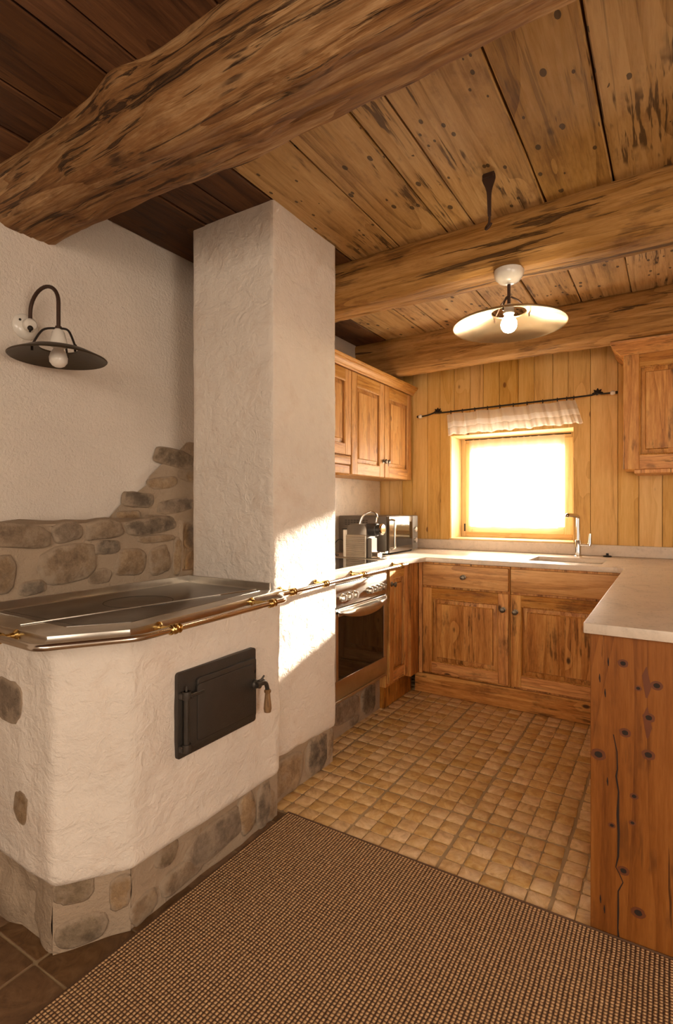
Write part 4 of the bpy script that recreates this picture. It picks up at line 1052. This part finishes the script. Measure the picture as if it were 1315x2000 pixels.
# ------------------------------------------------------------------ pendant lamp
LXc, LYc = -.592, 2.345
pdl = thing('ceiling_lamp', 'lit pendant lamp with wide shallow shade and bare bulb under a beam', 'lamp', (LXc, LYc, 2.2))
m = MB(); m.lathe([(0, -.002), (.052, -.002), (.062, -.008), (.062, -.022), (.056, -.040), (.042, -.056), (.022, -.066), (0, -.069)], (LXc, LYc, 2.246), (0, 0, 1), 36); m.build('canopy', M['porcelain'], pdl)
m = MB(); m.tube([(LXc, LYc, 2.180), (LXc, LYc, 2.075)], .007, 12); m.build('stem', M['rusty'], pdl)
m = MB(); zr = 2.000; P_ = [(.236, zr - .002), (.238, zr + .002), (.236, zr + .006), (.16, zr + .036), (.078, zr + .060), (.074, zr + .062), (.072, zr + .060), (.074, zr + .056), (.158, zr + .031), (.232, zr + .002), (.236, zr - .002)]
m.lathe(P_, (LXc, LYc, 0), (0, 0, 1), 72); shd = m.build('lamp_shade', M['shadebrass'], pdl, angle=40)
for k in range(3):
    a = .5 + k * 2 * PI / 3; c_, s_ = math.cos(a), math.sin(a)
    m = MB(); m.tube(bez([(LXc + .008 * c_, LYc + .008 * s_, 2.125), (LXc + .045 * c_, LYc + .045 * s_, 2.105), (LXc + .085 * c_, LYc + .085 * s_, 2.060)], 6), .004, 8)
    m.tube([(LXc + .085 * c_, LYc + .085 * s_, 2.062), (LXc + .085 * c_, LYc + .085 * s_, 2.040)], .0035, 8); m.build('brace', M['rusty'], pdl)
m = MB(); m.lathe([(0, 2.09), (.016, 2.09), (.022, 2.080), (.023, 2.052), (.019, 2.048), (0, 2.048)], (LXc, LYc, 0), (0, 0, 1), 24); m.build('lamp_socket', M['porcelain'], pdl)
m = MB(); m.lathe([(0, 2.05), (.013, 2.05), (.015, 2.045), (.024, 2.034), (.032, 2.018), (.034, 2.004), (.031, 1.990), (.022, 1.978), (.010, 1.972), (0, 1.971)], (LXc, LYc, 0), (0, 0, 1), 28); m.build('bulb', M['bulb_lit'], pdl)

# iron hook in the ceiling
hk = MB(); hx, hy = -.572, 1.975
n_ = 14; prof = []
for i in range(n_ + 1):
    t = i / n_; z = CEIL - .002 - .145 * t; w = .006 + .016 * math.exp(-((t - .12) / .2) ** 2) + .003 * (1 - t)
    for (dx, dy) in ((-w, -.003), (w, -.003), (w, .004), (-w, .004)): prof.append((hx + dx - .006 * t, hy + dy + .03 * t, z))
hk.add(prof, [(i * 4 + k, i * 4 + (k + 1) % 4, (i + 1) * 4 + (k + 1) % 4, (i + 1) * 4 + k) for i in range(n_) for k in range(4)] + [(0, 1, 2, 3), tuple(n_ * 4 + k for k in range(4))], 0)
hk.tube(bez([(hx - .006, hy + .03, CEIL - .14), (hx - .008, hy + .032, CEIL - .17), (hx - .018, hy + .025, CEIL - .190), (hx - .012, hy + .012, CEIL - .203), (hx + .002, hy + .008, CEIL - .196), (hx + .006, hy + .010, CEIL - .186)], 6), .0045, 8)
hk.box(hx - .024, hx + .018, hy - .004, hy + .006, CEIL - .020, CEIL - .004, 0, .002)
tag(hk.build('iron_hook', M['rusty'], org=(hx, hy, CEIL)), 'old forged iron hook hanging from the ceiling boards before the lamp beam', 'hook')

# ------------------------------------------------------------------ wall lamp
wl = thing('wall_lamp', 'unlit gooseneck wall lamp with dark shade on the white plaster wall', 'lamp', (XL, 1.08, 1.895))
WY = 1.08
m = MB(); m.lathe([(0, 0), (.046, 0), (.048, .006), (.044, .014), (.030, .022), (0, .026)], (XL, WY, 1.898), (1, 0, 0), 32); m.lathe([(0, .02), (.018, .02), (.024, .032), (.024, .046), (.016, .056), (0, .058)], (XL, WY, 1.898), (1, 0, 0), 24)
wp = m.build('wall_plate', M['porcelain'], wl)
m = MB(); m.sphere((XL + .022, WY - .028, 1.915), .0045, 10); m.build('screw', M['wrought'], wp)
m = MB(); m.sphere((XL + .055, WY - .008, 1.882), .010, 12); m.tube([(XL + .055, WY - .008, 1.882), (XL + .060, WY - .012, 1.866)], [.006, .003], 8); m.build('switch', M['wrought'], wp)
sx = -1.845
m = MB(); arc = [(XL + .040, WY, 1.905)] + [(XL + .040, WY, 1.94)] + [((XL + .040 + sx) / 2 - (sx - XL - .040) / 2 * math.cos(PI * k / 16), WY, 1.945 + .075 * math.sin(PI * k / 16)) for k in range(17)] + [(sx, WY, 1.90), (sx, WY, 1.855)]
m.tube(arc, .0068, 12); m.lathe([(0, 0), (.011, 0), (.011, .010), (0, .012)], (sx, WY, 1.850), (0, 0, 1), 14); m.build('arm', M['rusty'], wl)
zs = 1.745
P_ = [(.158, zs), (.161, zs + .003), (.158, zs + .006), (.105, zs + .030), (.066, zs + .040), (.062, zs + .040), (.062, zs + .035), (.104, zs + .024), (.156, zs + .002), (.158, zs)]
m = MB(); m.lathe(P_, (sx, WY, 0), (0, 0, 1), 64); m.build('lamp_shade', M['shadebrown'], wl, angle=40)
for k in range(3):
    a = .15 + k * 2 * PI / 3; c_, s_ = math.cos(a), math.sin(a)
    m = MB(); m.tube(bez([(sx + .006 * c_, WY + .006 * s_, 1.853), (sx + .05 * c_, WY + .05 * s_, 1.838), (sx + .082 * c_, WY + .082 * s_, zs + .036)], 6), .0038, 8)
    m.sphere((sx + .082 * c_, WY + .082 * s_, zs + .036), .0065, 10); m.tube([(sx + .082 * c_, WY + .082 * s_, zs + .036), (sx + .082 * c_, WY + .082 * s_, zs + .016)], .004, 8); m.build('brace', M['wrought'], wl)
m = MB(); m.lathe([(0, 1.850), (.012, 1.850), (.020, 1.840), (.028, 1.805), (.030, 1.790), (.022, 1.786), (0, 1.786)], (sx, WY, 0), (0, 0, 1), 26); m.build('lamp_socket', M['porcelain'], wl)
m = MB(); m.lathe([(0, 1.79), (.014, 1.79), (.017, 1.778), (.026, 1.765), (.031, 1.748), (.029, 1.732), (.020, 1.720), (.010, 1.715), (0, 1.714)], (sx, WY, 0), (0, 0, 1), 26); m.build('bulb', M['bulb'], wl)

for o in bpy.data.objects:
    if '_org' in o: del o['_org']
